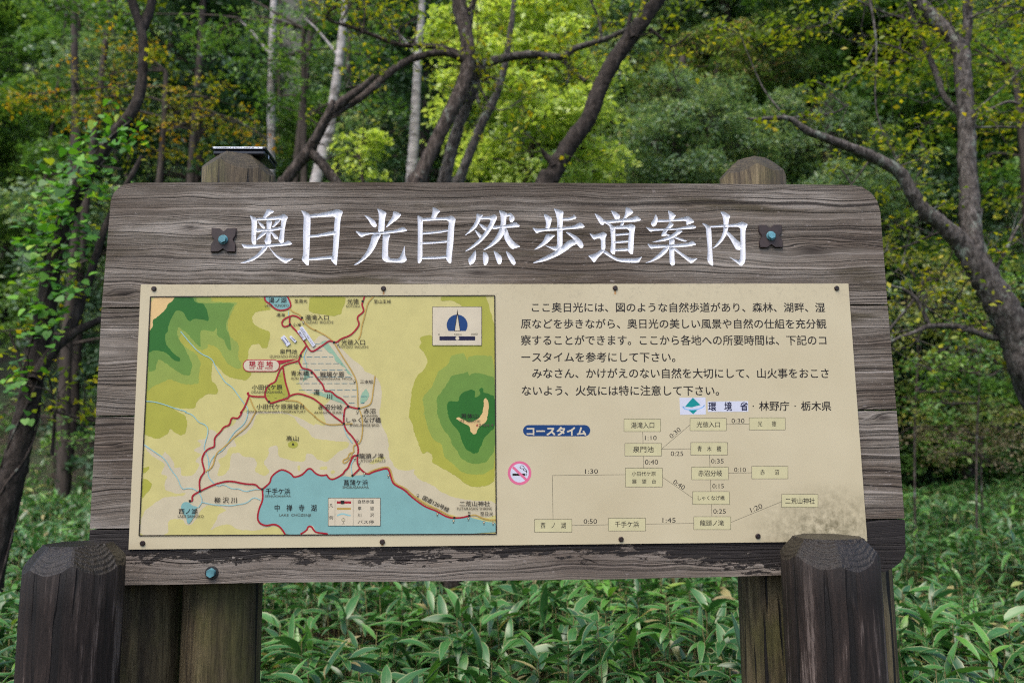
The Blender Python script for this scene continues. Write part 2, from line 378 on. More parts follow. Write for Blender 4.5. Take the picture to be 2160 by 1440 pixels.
# --- the nine carved letters: stroke outlines read in five close views of the photograph (origin x, y, scale 7.714)
GL = {
'奥': (490, 420, ["575,150 690,200 620,245 540,310 490,300 540,220", "285,265 320,275 400,310 405,420 385,600 390,740 340,745 310,690 315,480 315,350",
 "390,305 560,300 780,270 840,235 910,290 880,350 850,500 840,720 790,720 745,665 770,600 790,440 800,330 560,345 390,350",
 "555,340 650,345 630,480 620,640 640,690 600,760 550,750 520,680 550,620 560,480", "410,355 490,400 540,460 520,485 480,470 440,410",
 "700,350 790,340 740,400 665,465 640,450 690,390", "380,480 520,485 640,480 780,445 805,450 805,490 650,520 520,520 400,545 380,520",
 "500,520 560,530 540,570 450,640 395,670 400,640 450,570", "640,520 690,560 750,620 735,655 690,650 650,580 620,540",
 "140,720 240,745 530,735 640,725 840,710 915,665 980,725 930,750 640,775 540,780 200,810",
 "500,765 590,755 550,830 450,930 340,1000 200,1040 120,1040 260,985 400,900 470,820", "585,755 640,830 740,920 860,960 1000,960 940,1000 870,1045 800,1010 700,930 620,820"]),
'日': (490, 420, ["1115,180 1180,195 1265,250 1275,330 1265,600 1250,960 1245,1075 1210,1075 1125,985 1155,900 1150,560 1165,300 1150,240",
 "1255,250 1400,235 1600,195 1720,160 1805,200 1760,320 1740,650 1710,960 1700,1070 1680,1070 1600,990 1630,920 1650,600 1660,400 1675,280 1500,290 1255,305",
 "1230,585 1400,570 1640,515 1700,530 1690,580 1500,600 1270,630 1230,600", "1235,960 1450,935 1640,915 1660,970 1450,985 1235,1000"]),
'光': (740, 420, ["425,150 500,175 585,215 555,320 545,540 440,540 455,380 455,230", "210,255 300,285 390,350 425,420 410,455 380,460 330,420 280,330",
 "690,195 760,210 825,250 770,320 660,400 600,450 565,460 620,370 680,280",
 "65,510 180,545 400,540 560,520 740,495 850,450 925,505 890,525 700,550 480,575 320,570 240,590 190,615 150,610",
 "350,570 500,570 450,660 400,780 320,900 220,990 110,1060 35,1080 150,990 240,880 310,740",
 "520,560 650,570 615,660 605,800 610,960 780,970 830,880 880,735 880,900 915,990 860,1035 700,1030 580,1025 520,990 505,940 515,760"]),
'自': (740, 420, ["1330,125 1400,155 1460,200 1420,230 1380,310 1305,310 1330,220", "1085,260 1120,275 1180,310 1170,400 1165,700 1165,950 1150,1010 1115,1050 1085,1025 1090,700 1090,420",
 "1140,310 1400,295 1580,290 1640,265 1710,320 1685,420 1670,700 1645,900 1635,1040 1600,1045 1545,970 1560,800 1580,500 1600,345 1400,345 1140,360",
 "1140,545 1400,520 1590,490 1600,520 1450,550 1140,580", "1130,700 1400,690 1580,665 1580,705 1400,720 1130,735", "1140,940 1400,935 1570,915 1570,965 1400,970 1140,980"]),
'然': (960, 420, ["350,230 400,250 460,255 420,310 400,370 340,470 250,540 145,605 220,520 300,420 345,330",
 "400,290 580,275 640,245 690,290 650,380 600,480 530,580 430,690 300,790 160,860 180,830 280,750 400,640 490,520 560,400 580,325 400,335",
 "375,390 460,420 540,480 500,520 460,500", "310,490 380,540 440,590 400,640 360,580", "580,435 740,430 880,410 980,365 1055,430 1040,455 900,465 740,470 620,495",
 "710,180 780,195 850,230 830,330 825,460 790,580 720,680 600,770 480,830 455,825 560,740 660,620 720,500 745,380 740,270",
 "790,460 850,490 880,600 960,700 1070,775 1000,790 930,815 870,760 810,660 785,570", "840,240 900,220 960,280 970,330 930,380 890,375 880,310 890,275 840,290",
 "330,825 345,900 330,1000 290,1050 235,1075 210,980 260,920", "455,850 510,875 545,930 540,1020 500,1080 465,1070 450,960",
 "620,830 690,870 755,930 765,1000 740,1060 700,1060 670,990", "820,835 890,880 960,960 990,1040 960,1075 920,1050 860,950"]),
'歩': (1110, 420, ["445,150 530,170 610,200 595,300 590,500 590,780 545,830 490,850 290,750 400,770 505,765 500,600 505,350 475,220",
 "580,310 700,300 770,270 770,245 830,310 700,350 580,350", "280,240 340,250 420,310 400,400 375,490 310,490 325,380",
 "95,460 190,480 400,470 600,455 780,430 885,370 960,450 900,475 700,490 500,510 300,520 220,535 165,560", "330,560 480,585 430,630 340,720 230,790 120,830 180,770 270,690",
 "630,530 720,545 830,610 910,690 935,760 910,800 870,790 820,730 760,640", "690,665 830,655 840,720 750,760 650,840 500,930 300,1010 80,1050 250,960 450,860 580,770"]),
'道': (1110, 420, ["1375,180 1460,205 1530,270 1515,325 1450,335 1410,260", "1620,130 1690,150 1750,215 1690,260 1620,310 1570,450 1515,450 1560,350 1610,240",
 "1250,330 1330,345 1560,320 1720,305 1800,265 1875,335 1820,365 1560,375 1300,395", "1105,225 1180,260 1240,310 1280,370 1260,420 1210,415 1160,330",
 "1270,340 1370,400 1420,440 1455,440 1445,490 1370,500 1350,430 1270,385", "1370,440 1450,450 1450,640 1450,900 1400,895 1365,850 1385,700 1370,520",
 "1430,440 1640,425 1700,400 1780,435 1755,560 1740,890 1700,895 1650,840 1660,680 1680,480 1430,485", "1430,565 1685,545 1685,580 1430,600", "1430,685 1685,665 1685,700 1430,720", "1430,810 1665,795 1665,840 1430,850",
 "1020,550 1100,580 1180,560 1260,530 1315,570 1285,640 1290,820 1215,830 1215,640 1150,640 1100,665", "1215,820 1290,825 1240,880 1160,960 1105,1040 1050,970 1005,915 1060,905 1150,870",
 "1240,835 1300,835 1400,920 1500,965 1650,965 1800,960 1890,930 1850,1000 1830,1035 1600,1030 1480,1010 1350,940 1250,870"]),
'案': (1340, 420, ["525,180 590,205 665,265 630,310 615,345 550,345 545,250", "330,240 365,300 360,380 330,435 280,450 250,390 300,330", "350,330 560,335 760,305 860,270 970,370 900,400 830,425 830,350 600,365 350,375",
 "165,450 260,475 450,480 700,470 850,430 940,415 1000,455 960,480 800,490 500,510 300,515 245,535",
 "560,360 630,410 600,450 520,520 500,560 600,590 700,620 850,680 800,695 700,660 600,620 520,590 430,610 425,570 460,510 530,430",
 "640,480 775,520 740,550 640,620 500,680 250,705 380,665 520,610 620,560 680,500", "190,720 260,740 500,745 700,730 860,710 930,675 1000,740 900,765 700,785 500,785 330,795 250,810",
 "550,630 640,640 635,800 635,960 650,1060 600,1085 560,1050 555,900 550,760", "480,785 560,785 500,880 380,970 260,1020 150,1045 260,990 380,890", "630,780 700,830 780,890 900,960 1025,960 960,1010 910,1050 820,980 720,900 620,820"]),
'内': (1340, 420, ["1080,390 1140,400 1230,450 1240,560 1250,800 1260,960 1270,1085 1230,1075 1170,1010 1180,800 1155,560 1150,460",
 "1210,435 1450,415 1640,400 1740,365 1835,405 1790,500 1790,700 1795,960 1780,1040 1720,1095 1620,1010 1515,930 1600,970 1700,1000 1710,850 1710,600 1710,450 1500,450 1210,465",
 "1380,205 1450,205 1550,270 1520,340 1515,450 1490,570 1420,680 1330,770 1250,810 1310,740 1400,620 1435,500 1435,360 1420,270", "1490,510 1560,570 1640,650 1715,710 1715,830 1640,820 1600,750 1540,640 1480,560"]),
}
def pts(s): return [tuple(map(float, p.split(','))) for p in s.split()]
def soften(P, q=0.18):                                       # cut the corners once: hand-carved, not ruled
    out = []
    n = len(P)
    for i in range(n):
        a, b = np.array(P[i]), np.array(P[(i + 1) % n])
        out += [tuple(a + (b - a) * q), tuple(b - (b - a) * q)]
    return out
def inside(P, X):
    P = np.asarray(P); x, y = X[:, 0], X[:, 1]; r = np.zeros(len(X), bool)
    for i in range(len(P)):
        (x1, y1), (x2, y2) = P[i - 1], P[i]
        if y1 == y2: continue
        cnd = ((y1 > y) != (y2 > y)) & (x < (x2 - x1) * (y - y1) / (y2 - y1) + x1)
        r ^= cnd
    return r
def cdt(polys, extra=(), keep=lambda o: len(o) > 0):
    V, F = [], []
    for P in polys:
        if sum(P[i - 1][0] * P[i][1] - P[i][0] * P[i - 1][1] for i in range(len(P))) < 0: P = P[::-1]
        F.append(list(range(len(V), len(V) + len(P)))); V += [Vector(p) for p in P]
    V += [Vector(p) for p in extra]
    r = delaunay_2d_cdt(V, [], F, 0, 1e-7, True)
    vv = np.array([tuple(p) for p in r[0]])
    ff = np.array([f for f, o in zip(r[2], r[5]) if keep(o) and len(f) == 3], dtype=np.int64).reshape(-1, 3)
    return vv, ff
def face_front(V2, F):                                       # triangles must face -y (towards the camera)
    a, b, cc = V2[F[:, 0]], V2[F[:, 1]], V2[F[:, 2]]
    ar = (b[:, 0] - a[:, 0]) * (cc[:, 1] - a[:, 1]) - (b[:, 1] - a[:, 1]) * (cc[:, 0] - a[:, 0])
    F = F.copy(); m = ar < 0
    F[m] = F[m][:, ::-1]
    return F
kp = NT("white_carved_paint")
_n = kp.noise(kp.mapping(kp.coord(), (90, 90, 60)), 1.0, 6, 0.7)
_n2 = kp.noise(kp.coord(), 14, 4, 0.6)
kp.base(kp.mix(kp.ramp(_n, [(0.645, (0, 0, 0)), (0.69, (1, 1, 1))]), kp.ramp(_n2, [(0.3, lin(204, 205, 212)), (0.7, lin(222, 223, 230))]), lin(70, 62, 58)))
kp.rough(0.75); kp.p.inputs['Specular IOR Level'].default_value = 0.2; kp.bump(_n, 0.5, 0.0015)
M_white = kp.m
letter_polys = []
letters = []
for ch, (ox, oy, strokes) in GL.items():
    polys = []
    for s in strokes:
        P = [pk(ox + x / 7.714, oy + y / 7.714) for x, y in soften(pts(s))]
        polys.append(P)
    letter_polys += polys
    A = np.array(sum(polys, []))
    lo, hi = A.min(0), A.max(0)
    gx, gy = np.meshgrid(np.arange(lo[0], hi[0], 0.0021), np.arange(lo[1], hi[1], 0.0021))
    X = np.c_[gx.ravel(), gy.ravel()] + rng.uniform(-0.0004, 0.0004, (gx.size, 2))
    ins = np.zeros(len(X), bool)
    for P in polys: ins |= inside(P, X)
    V2, F = cdt(polys, X[ins])
    F = face_front(V2, F)
    E = np.sort(np.concatenate([F[:, [0, 1]], F[:, [1, 2]], F[:, [2, 0]]]), axis=1)
    U_, cn = np.unique(E, axis=0, return_counts=True)
    bd = U_[cn == 1]
    a, b = V2[bd[:, 0]], V2[bd[:, 1]]
    d = np.full(len(V2), 9.0)
    ab = b - a; L2 = (ab ** 2).sum(1) + 1e-12
    for i in range(len(bd)):
        t = np.clip(((V2 - a[i]) @ ab[i]) / L2[i], 0, 1)
        d = np.minimum(d, np.linalg.norm(V2 - (a[i] + t[:, None] * ab[i]), axis=1))
    dep = np.minimum(d * 0.85, 0.0038 + 0.0006 * np.sin(V2[:, 0] * 700) )
    onb = np.zeros(len(V2), bool); onb[bd.ravel()] = True
    dep[onb] = -0.0002
    me = np_mesh("carved_letter", np.c_[V2[:, 0], PK + dep, V2[:, 1]], F)
    letters.append(link("carved_letter", me, M_white, sign))
    letters[-1]["label"] = "white carved character " + ch

# --- planks
PT = 0.045
LEFT = [(232, 436), (214, 648.5), (202, 877.5), (189, 1116)]
outA = [(232.5, 436), (234, 421), (240, 407), (250, 396), (262, 389), (280, 385.5), (600, 384), (1200, 386), (1518, 388), (1796, 390.5), (1818, 394), (1838, 407), (1851, 425), (1857, 447), (1872, 641), (214.5, 647.5)]
outB = [(214.2, 651), (1872.5, 644.5), (1890.8, 862.5), (202.3, 876)]
outC = [(202, 879.6), (1891.4, 866), (1907.8, 1092.6), (189.4, 1114.2)]
outD = [(189, 1117.6), (1908.4, 1096), (1910.5, 1160), (1906, 1175), (1896, 1188), (1884, 1197), (1868, 1205), (1545, 1215.5), (1280, 1221), (900, 1225), (560, 1228), (186, 1236)]
def plank(out, mat, holes=()):
    P = [pk(*q) for q in out]
    n = len(P)
    if holes:
        V2, F = cdt([P] + list(holes), (), lambda o: list(o) == [0])
    else:
        V2, F = cdt([P])
    F = face_front(V2, F)
    mb = MB()
    mb.add(np.c_[V2[:, 0], np.full(len(V2), PK), V2[:, 1]], F)
    PA = np.array(P)
    # small chamfer look on the rim: side walls and the back
    V = np.concatenate([np.c_[PA[:, 0], np.full(n, PK), PA[:, 1]], np.c_[PA[:, 0], np.full(n, PK + PT), PA[:, 1]]])
    mb.add(V, [[i, (i + 1) % n, n + (i + 1) % n, n + i] for i in range(n)])
    V2b, Fb = cdt([P]); Fb = face_front(V2b, Fb)[:, ::-1]
    mb.add(np.c_[V2b[:, 0], np.full(len(V2b), PK + PT), V2b[:, 1]], Fb)
    return build("plank", mb, mat, sign)
pA = plank(outA, M_board, letter_polys); pA["label"] = "wide top plank with the carved title and rounded corners"
plank(outB, M_board); plank(outC, M_board)
pD = plank(outD, M_peel); pD["label"] = "lowest plank with black paint peeling off"

# --- X-shaped plates, bolts
M_rust = flat("dark_rusted_iron", lin(52, 40, 40), 0.6, 0.0, 0.4, 0.5)
M_teal = flat("teal_oxidised_bolt", lin(96, 150, 160), 0.35, 0.3, 0.6, 0.35)
M_black = flat("black_rubber", lin(26, 26, 28), 0.5)
def prism(P, y0, y1, bev=0.0, mb=None, m=0):
    """outline P (x,z) from y1 (back) to y0 (front), optional inset bevel at the front"""
    mb = mb or MB()
    P = np.array(P); n = len(P)
    c0 = P.mean(0)
    Q = c0 + (P - c0) * (1 - bev)
    ring = [np.c_[P[:, 0], np.full(n, y1), P[:, 1]], np.c_[P[:, 0], np.full(n, y0 + (y1 - y0) * (0.3 if bev else 0)), P[:, 1]]]
    if bev: ring.append(np.c_[Q[:, 0], np.full(n, y0), Q[:, 1]])
    V = np.concatenate(ring)
    F = [[k * n + i, (k + 1) * n + i, (k + 1) * n + (i + 1) % n, k * n + (i + 1) % n] for k in range(len(ring) - 1) for i in range(n)]
    mb.add(V, F, m)
    V2, T = cdt([[tuple(p) for p in (Q if bev else P)]]); T = face_front(V2, T)
    mb.add(np.c_[V2[:, 0], np.full(len(V2), y0), V2[:, 1]], T, m)
    return mb
def circ(cx, cz, r, n=24, ph=0.0): return [(cx + r * math.cos(ph + 2 * math.pi * i / n), cz + r * math.sin(ph + 2 * math.pi * i / n)) for i in range(n)]
mm = pk(1001, 500)[0] - pk(1000, 500)[0]                     # metres per photo pixel on the board
for (px, py, s) in ((472.5, 507, 25.5), (1624.5, 499, 25.0)):
    cx, cz = pk(px, py); s *= mm
    q = [(-1, 1), (-.38, 1), (0, .72), (.3, 1), (1, 1), (1, .42), (.76, .04), (1, -.38), (1, -1), (.36, -1), (0, -.74), (-.36, -1), (-1, -1), (-1, -.4), (-.74, .02), (-1, .4)]
    pl = build("metal_plate", prism([(cx + a * s, cz + b * s) for a, b in q], PK - 0.006, PK - 0.0003, 0.04), M_rust, sign)
    mb = prism(circ(cx, cz, 10 * mm, 20), PK - 0.009, PK - 0.0062, 0.08)
    prism(circ(cx, cz, 8.6 * mm, 6, 0.35), PK - 0.0155, PK - 0.0092, 0.12, mb)
    build("bolt", mb, M_teal, pl)
cx, cz = pk(447, 1207)
ws = build("washer", prism(circ(cx, cz, 13 * mm, 24), PK - 0.003, PK - 0.0003, 0.06), M_black, sign)
build("bolt", prism(circ(cx, cz, 9.6 * mm, 6, 0.5), PK - 0.013, PK - 0.0032, 0.12), M_teal, ws)

# --- log posts
def log_post(name, cx, cy, r, top, mat, parent=None, nf=7, ch=0.052, cw=0.042, ph=0.3, seed=0, under=-0.2, smooth=True):
    """round log with a hand-hewn, faceted top; local origin at its own centre line"""
    rs = np.random.default_rng(seed)
    n = 96
    th = np.linspace(0, 2 * np.pi, n, endpoint=False)
    lump = 1 + 0.012 * np.sin(2 * th + rs.uniform(0, 6)) + 0.006 * np.sin(5 * th + rs.uniform(0, 6)) + 0.003 * np.sin(17 * th + rs.uniform(0, 6)) + 0.002 * np.sin(31 * th)
    R = r * lump
    ang = ph + (np.arange(nf) + rs.uniform(-0.18, 0.18, nf)) * 2 * np.pi / nf
    dep = cw * rs.uniform(0.85, 1.2, nf)
    def ztop(rho, t):
        z = np.full_like(rho, top)
        for a, d_ in zip(ang, dep):
            e = rho * np.cos(t - a) - (r - d_)
            e = np.maximum(e, 0)
            z = np.minimum(z, top - e * (ch / cw) * (0.75 + 0.25 * e / cw) - np.where(e > 0, 0.003, 0))
        return z
    rings = []
    for q in np.linspace(0.02, 1, 26):
        rho = R * q
        rings.append(np.c_[rho * np.cos(th), rho * np.sin(th), ztop(rho, th)])
    zr = rings[-1][:, 2]
    for q in np.linspace(0, 1, 22)[1:]:
        z = zr + (under - zr) * q
        wob = 1 + 0.006 * np.sin(z * 9 + seed) + 0.004 * np.sin(th * 5 + z * 6)
        rings.append(np.c_[R * wob * np.cos(th), R * wob * np.sin(th), z])
    V = np.concatenate(rings)
    k = len(rings)
    i = np.arange(k - 1)[:, None] * n; j = np.arange(n)[None]; j2 = (j + 1) % n
    F = np.stack([i + j, i + n + j, i + n + j2, i + j2], -1).reshape(-1, 4)
    V = np.concatenate([V, [[0, 0, top]]])
    Fc = np.stack([np.full(n, len(V) - 1), np.arange(n), (np.arange(n) + 1) % n], -1)
    me = np_mesh(name, V, [F, Fc], smooth=False)
    sm = np.zeros(len(me.polygons), bool); sm[25 * n:(k - 1) * n] = True
    me.polygons.foreach_set("use_smooth", sm)
    o = link(name, me, mat, parent)
    o.location = (cx, cy, 0)
    return o
def offax(px): return math.cos(math.atan((px - 1080) / FPX))     # a round post off the optical axis looks wider
def w2b(p):                                                  # world -> board local
    d = np.asarray(p) - B0
    return float(np.dot(d, BE)), float(-np.dot(d, BN)), float(p[2])
# the two tall posts that carry the planks (they show above and below the board)
for px_top, wpx, py_top, py_lo, px_lo, sd_ in ((513, 152, 327, 1330, 470.5, 11), (1587.5, 139, 326, 1300, 1625, 12)):
    Y = 2.0 + 0.15
    r = wpx / 2 * ppm(px_top, 360, Y) * offax(px_top)
    top = at(px_top, py_top, Y - r * 0.55)
    x, y, z = w2b(at(px_top, py_top, Y)); z = top[2]
    p = log_post("post", x, PK + PT + 0.002 + r, r, z, M_post, sign, 7, 0.05, 0.045, 0.5, sd_)
# --- free-standing logs
for (px, wpx, pyt, sd_, lab) in ((162, 220, 1146, 3, "short dark wet log post with hewn top standing in front of the board's left end"),
                                 (1746, 217, 1131, 4, "short dark wet log post with hewn top covering the panel's lower right corner")):
    Y0 = 2.0 + YAW * (px - 1080) / 1680 * 2
    r = wpx / 2 * ppm(px, 1280, Y0 - 0.14) * offax(px)
    Y = Y0 - r - 0.018
    t = at(px, pyt, Y)
    o = log_post("log_post", t[0], Y, r, t[2], M_post_dark, None, 7, 0.048, 0.036, 0.25 + 0.3 * sd_, sd_)
    tag(o, lab, "log post", "short log posts in front of the board")
for (px, wpx, pyt, sd_, lab) in ((306, 192, 1150, 21, "mossy log post in the shadow under the board beside the left support post"),
                                 (1795, 160, 1110, 22, "mossy log post half hidden behind the front right log post")):
    Y = 2.0 + YAW * (px - 1080) / 1680 * 2 + PT + 0.012 + 0.11
    r = wpx / 2 * ppm(px, 1300, Y) * offax(px)
    t = at(px, pyt, Y)
    o = log_post("log_post", t[0], Y, r, t[2], M_post, None, 7, 0.05, 0.04, 0.2, sd_)
    tag(o, lab, "log post", "short log posts behind the board")
# --- small flat black case lying on the left support post
M_case = flat("black_plastic", lin(34, 36, 44), 0.4)
M_tape = flat("white_label_tape", lin(205, 210, 222), 0.5)
M_ink = flat("black_ink", lin(38, 33, 32), 0.5)
Yc = 2.0 + 0.15 - 0.02
tc = at(512, 323, Yc); k_ = ppm(512, 320, Yc)
case = empty("flat_case", (tc[0], 2.15, at(513, 327, 2.15 - 0.055)[2] + 0.001), YAW)
tag(case, "flat black plastic case with a white label strip lying on the top of a post", "case")
def rbox(x0, x1, y0, y1, z0, z1, mat, name, parent, bev=0.003):
    bm = bmesh.new()
    bmesh.ops.create_cube(bm, size=1)
    for v in bm.verts:
        v.co = Vector(((x0 + x1) / 2 + v.co.x * (x1 - x0), (y0 + y1) / 2 + v.co.y * (y1 - y0), (z0 + z1) / 2 + v.co.z * (z1 - z0)))
    bmesh.ops.bevel(bm, geom=bm.edges[:], offset=bev, segments=2, affect='EDGES', profile=0.5)
    me = bpy.data.meshes.new(name); bm.to_mesh(me); bm.free()
    return link(name, me, mat, parent)
hw = 53 * k_
rbox(-hw, hw, -0.055, 0.065, 0.0005, 0.0135, M_case, "tray", case, 0.004)
lid = rbox(-hw * 1.03, hw * 1.05, -0.060, 0.070, 0.014, 0.0215, M_case, "lid", case, 0.002)
rbox(-hw * 0.97, hw * 0.93, -0.0606, -0.0598, 0.0150, 0.0205, M_tape, "label_strip", lid, 0.0002)
mb = MB()
xx = -hw * 0.9
while xx < hw * 0.86:
    ww = random.uniform(0.0008, 0.0028)
    if random.random() < 0.72: mb.box((xx + ww / 2, -0.0608, 0.0177 + random.uniform(-.0004, .0004)), (ww / 2, 0.0001, random.uniform(.0005, .0011)))
    xx += ww + random.uniform(0.0006, 0.002)
build("print_mark", mb, M_ink, lid)
rbox(hw * 1.0, hw * 1.012, -0.02, -0.012, 0.002, 0.012, M_tape, "side_label", case, 0.0004)
# ============================================================ THE MAP PANEL (printed areas, lines and lettering as thin layers of ink)
def dk(r, g, b): return tuple(x * 0.73 for x in lin(r, g, b)[:3]) + (1.0,)
kq = NT("cream_enamel_panel")
_co = kq.coord()
_a = kq.noise(_co, 3.2, 5, 0.6)
_base = kq.ramp(_a, [(0.3, dk(197, 184, 152)), (0.7, dk(210, 198, 167))])
_sx = kq.n("SeparateXYZ"); kq.l(_co, _sx.inputs[0])
_stx, _stz = bp(1745, 1120)
_dx = kq.math('MULTIPLY', kq.math('SUBTRACT', _sx.outputs[0], _stx), 5.2)
_dz = kq.math('MULTIPLY', kq.math('SUBTRACT', _sx.outputs[2], _stz), 9.0)
_rr = kq.math('SQRT', kq.math('ADD', kq.math('MULTIPLY', _dx, _dx), kq.math('MULTIPLY', _dz, _dz)))
_st = kq.math('MULTIPLY', kq.math('SUBTRACT', 1.15, _rr), 1.0, clamp=True)
_st = kq.math('MULTIPLY', _st, kq.ramp(kq.noise(_co, 48, 7, 0.7), [(0.38, (0, 0, 0)), (0.66, (1, 1, 1))]), clamp=True)
_base = kq.mix(_st, _base, lin(96, 89, 66))
# lichen-like dirt near the upper edge and fine scratches everywhere
_tz = bp(1400, 599)[1]
_te = kq.math('MULTIPLY', kq.math('SUBTRACT', _sx.outputs[2], _tz - 0.09), 9.0, clamp=True)
_te = kq.math('MULTIPLY', _te, kq.ramp(kq.noise(_co, 70, 6, 0.7, 1.5), [(0.52, (0, 0, 0)), (0.7, (0.8, 0.8, 0.8))]), clamp=True)
_base = kq.mix(_te, _base, lin(140, 132, 112))
_sc = kq.ramp(kq.noise(_co, 260, 3, 0.6), [(0.71, (0, 0, 0)), (0.76, (0.7, 0.7, 0.7))])
_sc = kq.math('MULTIPLY', _sc, kq.ramp(kq.noise(_co, 6, 3, 0.6), [(0.48, (0, 0, 0)), (0.66, (1, 1, 1))]), clamp=True)
_base = kq.mix(_sc, _base, lin(120, 108, 88))
kq.base(_base); kq.rough(0.42); kq.p.inputs['Specular IOR Level'].default_value = 0.3
M_panel = kq.m
pc = [bp(*q) for q in (TL, TR_, BR, BL)]
mbp = prism(pc[::-1], 0.0, 0.003, 0.0)
panel = build("map_panel", mbp, M_panel, sign)

CR = {'A': (290, 600), 'B': (660, 600), 'C': (290, 860), 'D': (660, 860), 'E': (1060, 600), 'F': (1440, 600), 'G': (1060, 860), 'H': (1440, 860)}
SC = 5.1425
def pxs(s):
    """'A x,y x,y B x,y ...' -> photo pixels"""
    out, o = [], (0, 0)
    for t in s.split():
        if t in CR: o = CR[t]
        elif t == 'P': o = None
        else:
            x, y = map(float, t.split(','))
            out.append((x, y) if o is None else (o[0] + x / SC, o[1] + y / SC))
    return out
LAYER = 0.000012
JR = random.Random(3)
class Print:
    """one printed piece: many layers of ink in one mesh"""
    def __init__(s, k0): s.mb, s.k, s.mats, s.fix = MB(), k0, [], False
    def lvl(s, k=None):                                      # stay on one layer of ink from here on
        s.fix = True; s.k = s.k + 1 if k is None else k
    def nx(s): s.k += 0 if s.fix else 1
    def mi(s, m):
        if m not in s.mats: s.mats.append(m)
        return s.mats.index(m)
    def fill(s, P, m, up=True):                              # P board coordinates
        if up: s.nx()
        V2, F = cdt([[tuple(p) for p in P]]); F = face_front(V2, F)
        s.mb.add(np.c_[V2[:, 0], np.full(len(V2), -LAYER * s.k), V2[:, 1]], F, s.mi(m))
    def area(s, spec, m, smooth=True, clip=True, jag=0.9):
        Q = pxs(spec)
        if clip: Q = [MC(q) for q in Q]
        if smooth:
            Q = soften(Q, 0.16)
            if jag:                                          # hand-cut, slightly ragged contour edges
                N = []
                for a, b in zip(Q, Q[1:] + Q[:1]):
                    L = math.hypot(b[0] - a[0], b[1] - a[1]); k = int(L / 5)
                    N.append(a)
                    for i in range(1, k + 1):
                        t = i / (k + 1); o = JR.uniform(-jag, jag)
                        N.append((a[0] + (b[0] - a[0]) * t - (b[1] - a[1]) / L * o, a[1] + (b[1] - a[1]) * t + (b[0] - a[0]) / L * o))
                Q = N
        if clip: Q = [MC(q) for q in Q]
        s.fill([bp(*q) for q in Q], m)
    def line(s, Q, wpx, m, smooth=True, up=True):            # Q photo pixels
        if up: s.nx()
        Q = [np.array(q, float) for q in Q]
        if smooth and len(Q) > 2:
            for _ in range(2):
                N = [Q[0]]
                for a, b in zip(Q[:-1], Q[1:]): N += [a * .75 + b * .25, a * .25 + b * .75]
                Q = N + [Q[-1]]
        B = np.array([bp(*q) for q in Q]); h = wpx * mm / 2
        T = np.gradient(B, axis=0); T /= np.linalg.norm(T, axis=1)[:, None] + 1e-12
        if not smooth and len(B) > 2:
            T[1:-1] = 0
            for i in range(1, len(B) - 1):
                a = B[i] - B[i - 1]; b = B[i + 1] - B[i]; a /= np.linalg.norm(a); b /= np.linalg.norm(b)
                T[i] = (a + b) / np.linalg.norm(a + b)
        N = np.c_[-T[:, 1], T[:, 0]]
        kk = np.ones(len(B))
        if not smooth:
            for i in range(1, len(B) - 1):
                a = B[i] - B[i - 1]; a /= np.linalg.norm(a)
                kk[i] = 1 / max(0.4, abs(a @ T[i]))
        L, Rr = B + N * h * kk[:, None], B - N * h * kk[:, None]
        V = np.concatenate([L, Rr]); n = len(B)
        s.mb.add(np.c_[V[:, 0], np.full(2 * n, -LAYER * s.k), V[:, 1]], [[i, n + i, n + i + 1, i + 1] for i in range(n - 1)], s.mi(m))
    def dot(s, q, rpx, m, n=14, up=True):
        if up: s.nx()
        cx, cz = bp(*q)
        P = circ(cx, cz, rpx * mm, n); V = np.array(P + [(cx, cz)])
        s.mb.add(np.c_[V[:, 0], np.full(n + 1, -LAYER * s.k), V[:, 1]], [[i, (i + 1) % n, n] for i in range(n)], s.mi(m))
    def ring(s, q, rpx, wpx, m, n=16):
        s.line([(q[0] + rpx * math.cos(t), q[1] + rpx * math.sin(t)) for t in np.linspace(0, 2 * math.pi, n + 1)], wpx, m, smooth=False)
    def text(s, body, spec, m, weight=0.012):                # spec 'A x0,y0 x1,y1' = box of the ink
        (x0, y0), (x1, y1) = pxs(spec)
        V, F = glyphs(body)
        lo, hi = V.min(0), V.max(0)
        t = (V - lo) / (hi - lo)
        s.wt = max(weight, 0) * abs(x1 - x0) * mm / (hi[0] - lo[0])
        bl, br, tl = (np.array(bp(*q)) for q in ((x0, y1), (x1, y1), (x0, y0)))
        s.nx()
        W = bl + t[:, :1] * (br - bl) + t[:, 1:] * (tl - bl)
        s._tx(W, F, m)
    def rtext(s, body, spec, hpx, m, weight=0.012):          # along a slanted baseline
        q0, q1 = pxs(spec)
        V, F = glyphs(body)
        lo, hi = V.min(0), V.max(0)
        t = (V - lo) / (hi - lo)
        s.wt = max(weight, 0) * hpx * mm
        a, b = np.array(bp(*q0)), np.array(bp(*q1))
        e = b - a; nrm = np.array([-e[1], e[0]]) / np.linalg.norm(e) * hpx * mm
        s.nx()
        s._tx(a + t[:, :1] * e + t[:, 1:] * nrm, F, m)
    def _tx(s, W, F, m):
        if s.wt > 0:                                         # a heavier stroke: the same glyphs printed again a hair to the side
            ww, k0 = s.wt, s.k
            s.wt = 0
            for i, (dx, dz) in enumerate(((-ww, -ww), (ww, -ww), (-ww, ww), (ww, ww))):
                s.k = k0 + i * 0.25; s._tx(W + np.array([dx, dz]), F, m)
            s.k = k0
            return
        F3 = np.array([f for f in F if len(f) == 3])
        if len(F3): s.mb.add(np.c_[W[:, 0], np.full(len(W), -LAYER * s.k), W[:, 1]], face_front(W, F3), s.mi(m))
        for f in F:
            if len(f) > 3: s.mb.add(np.c_[W[list(f)][:, 0], np.full(len(f), -LAYER * s.k), W[list(f)][:, 1]], [list(range(len(f)))], s.mi(m))
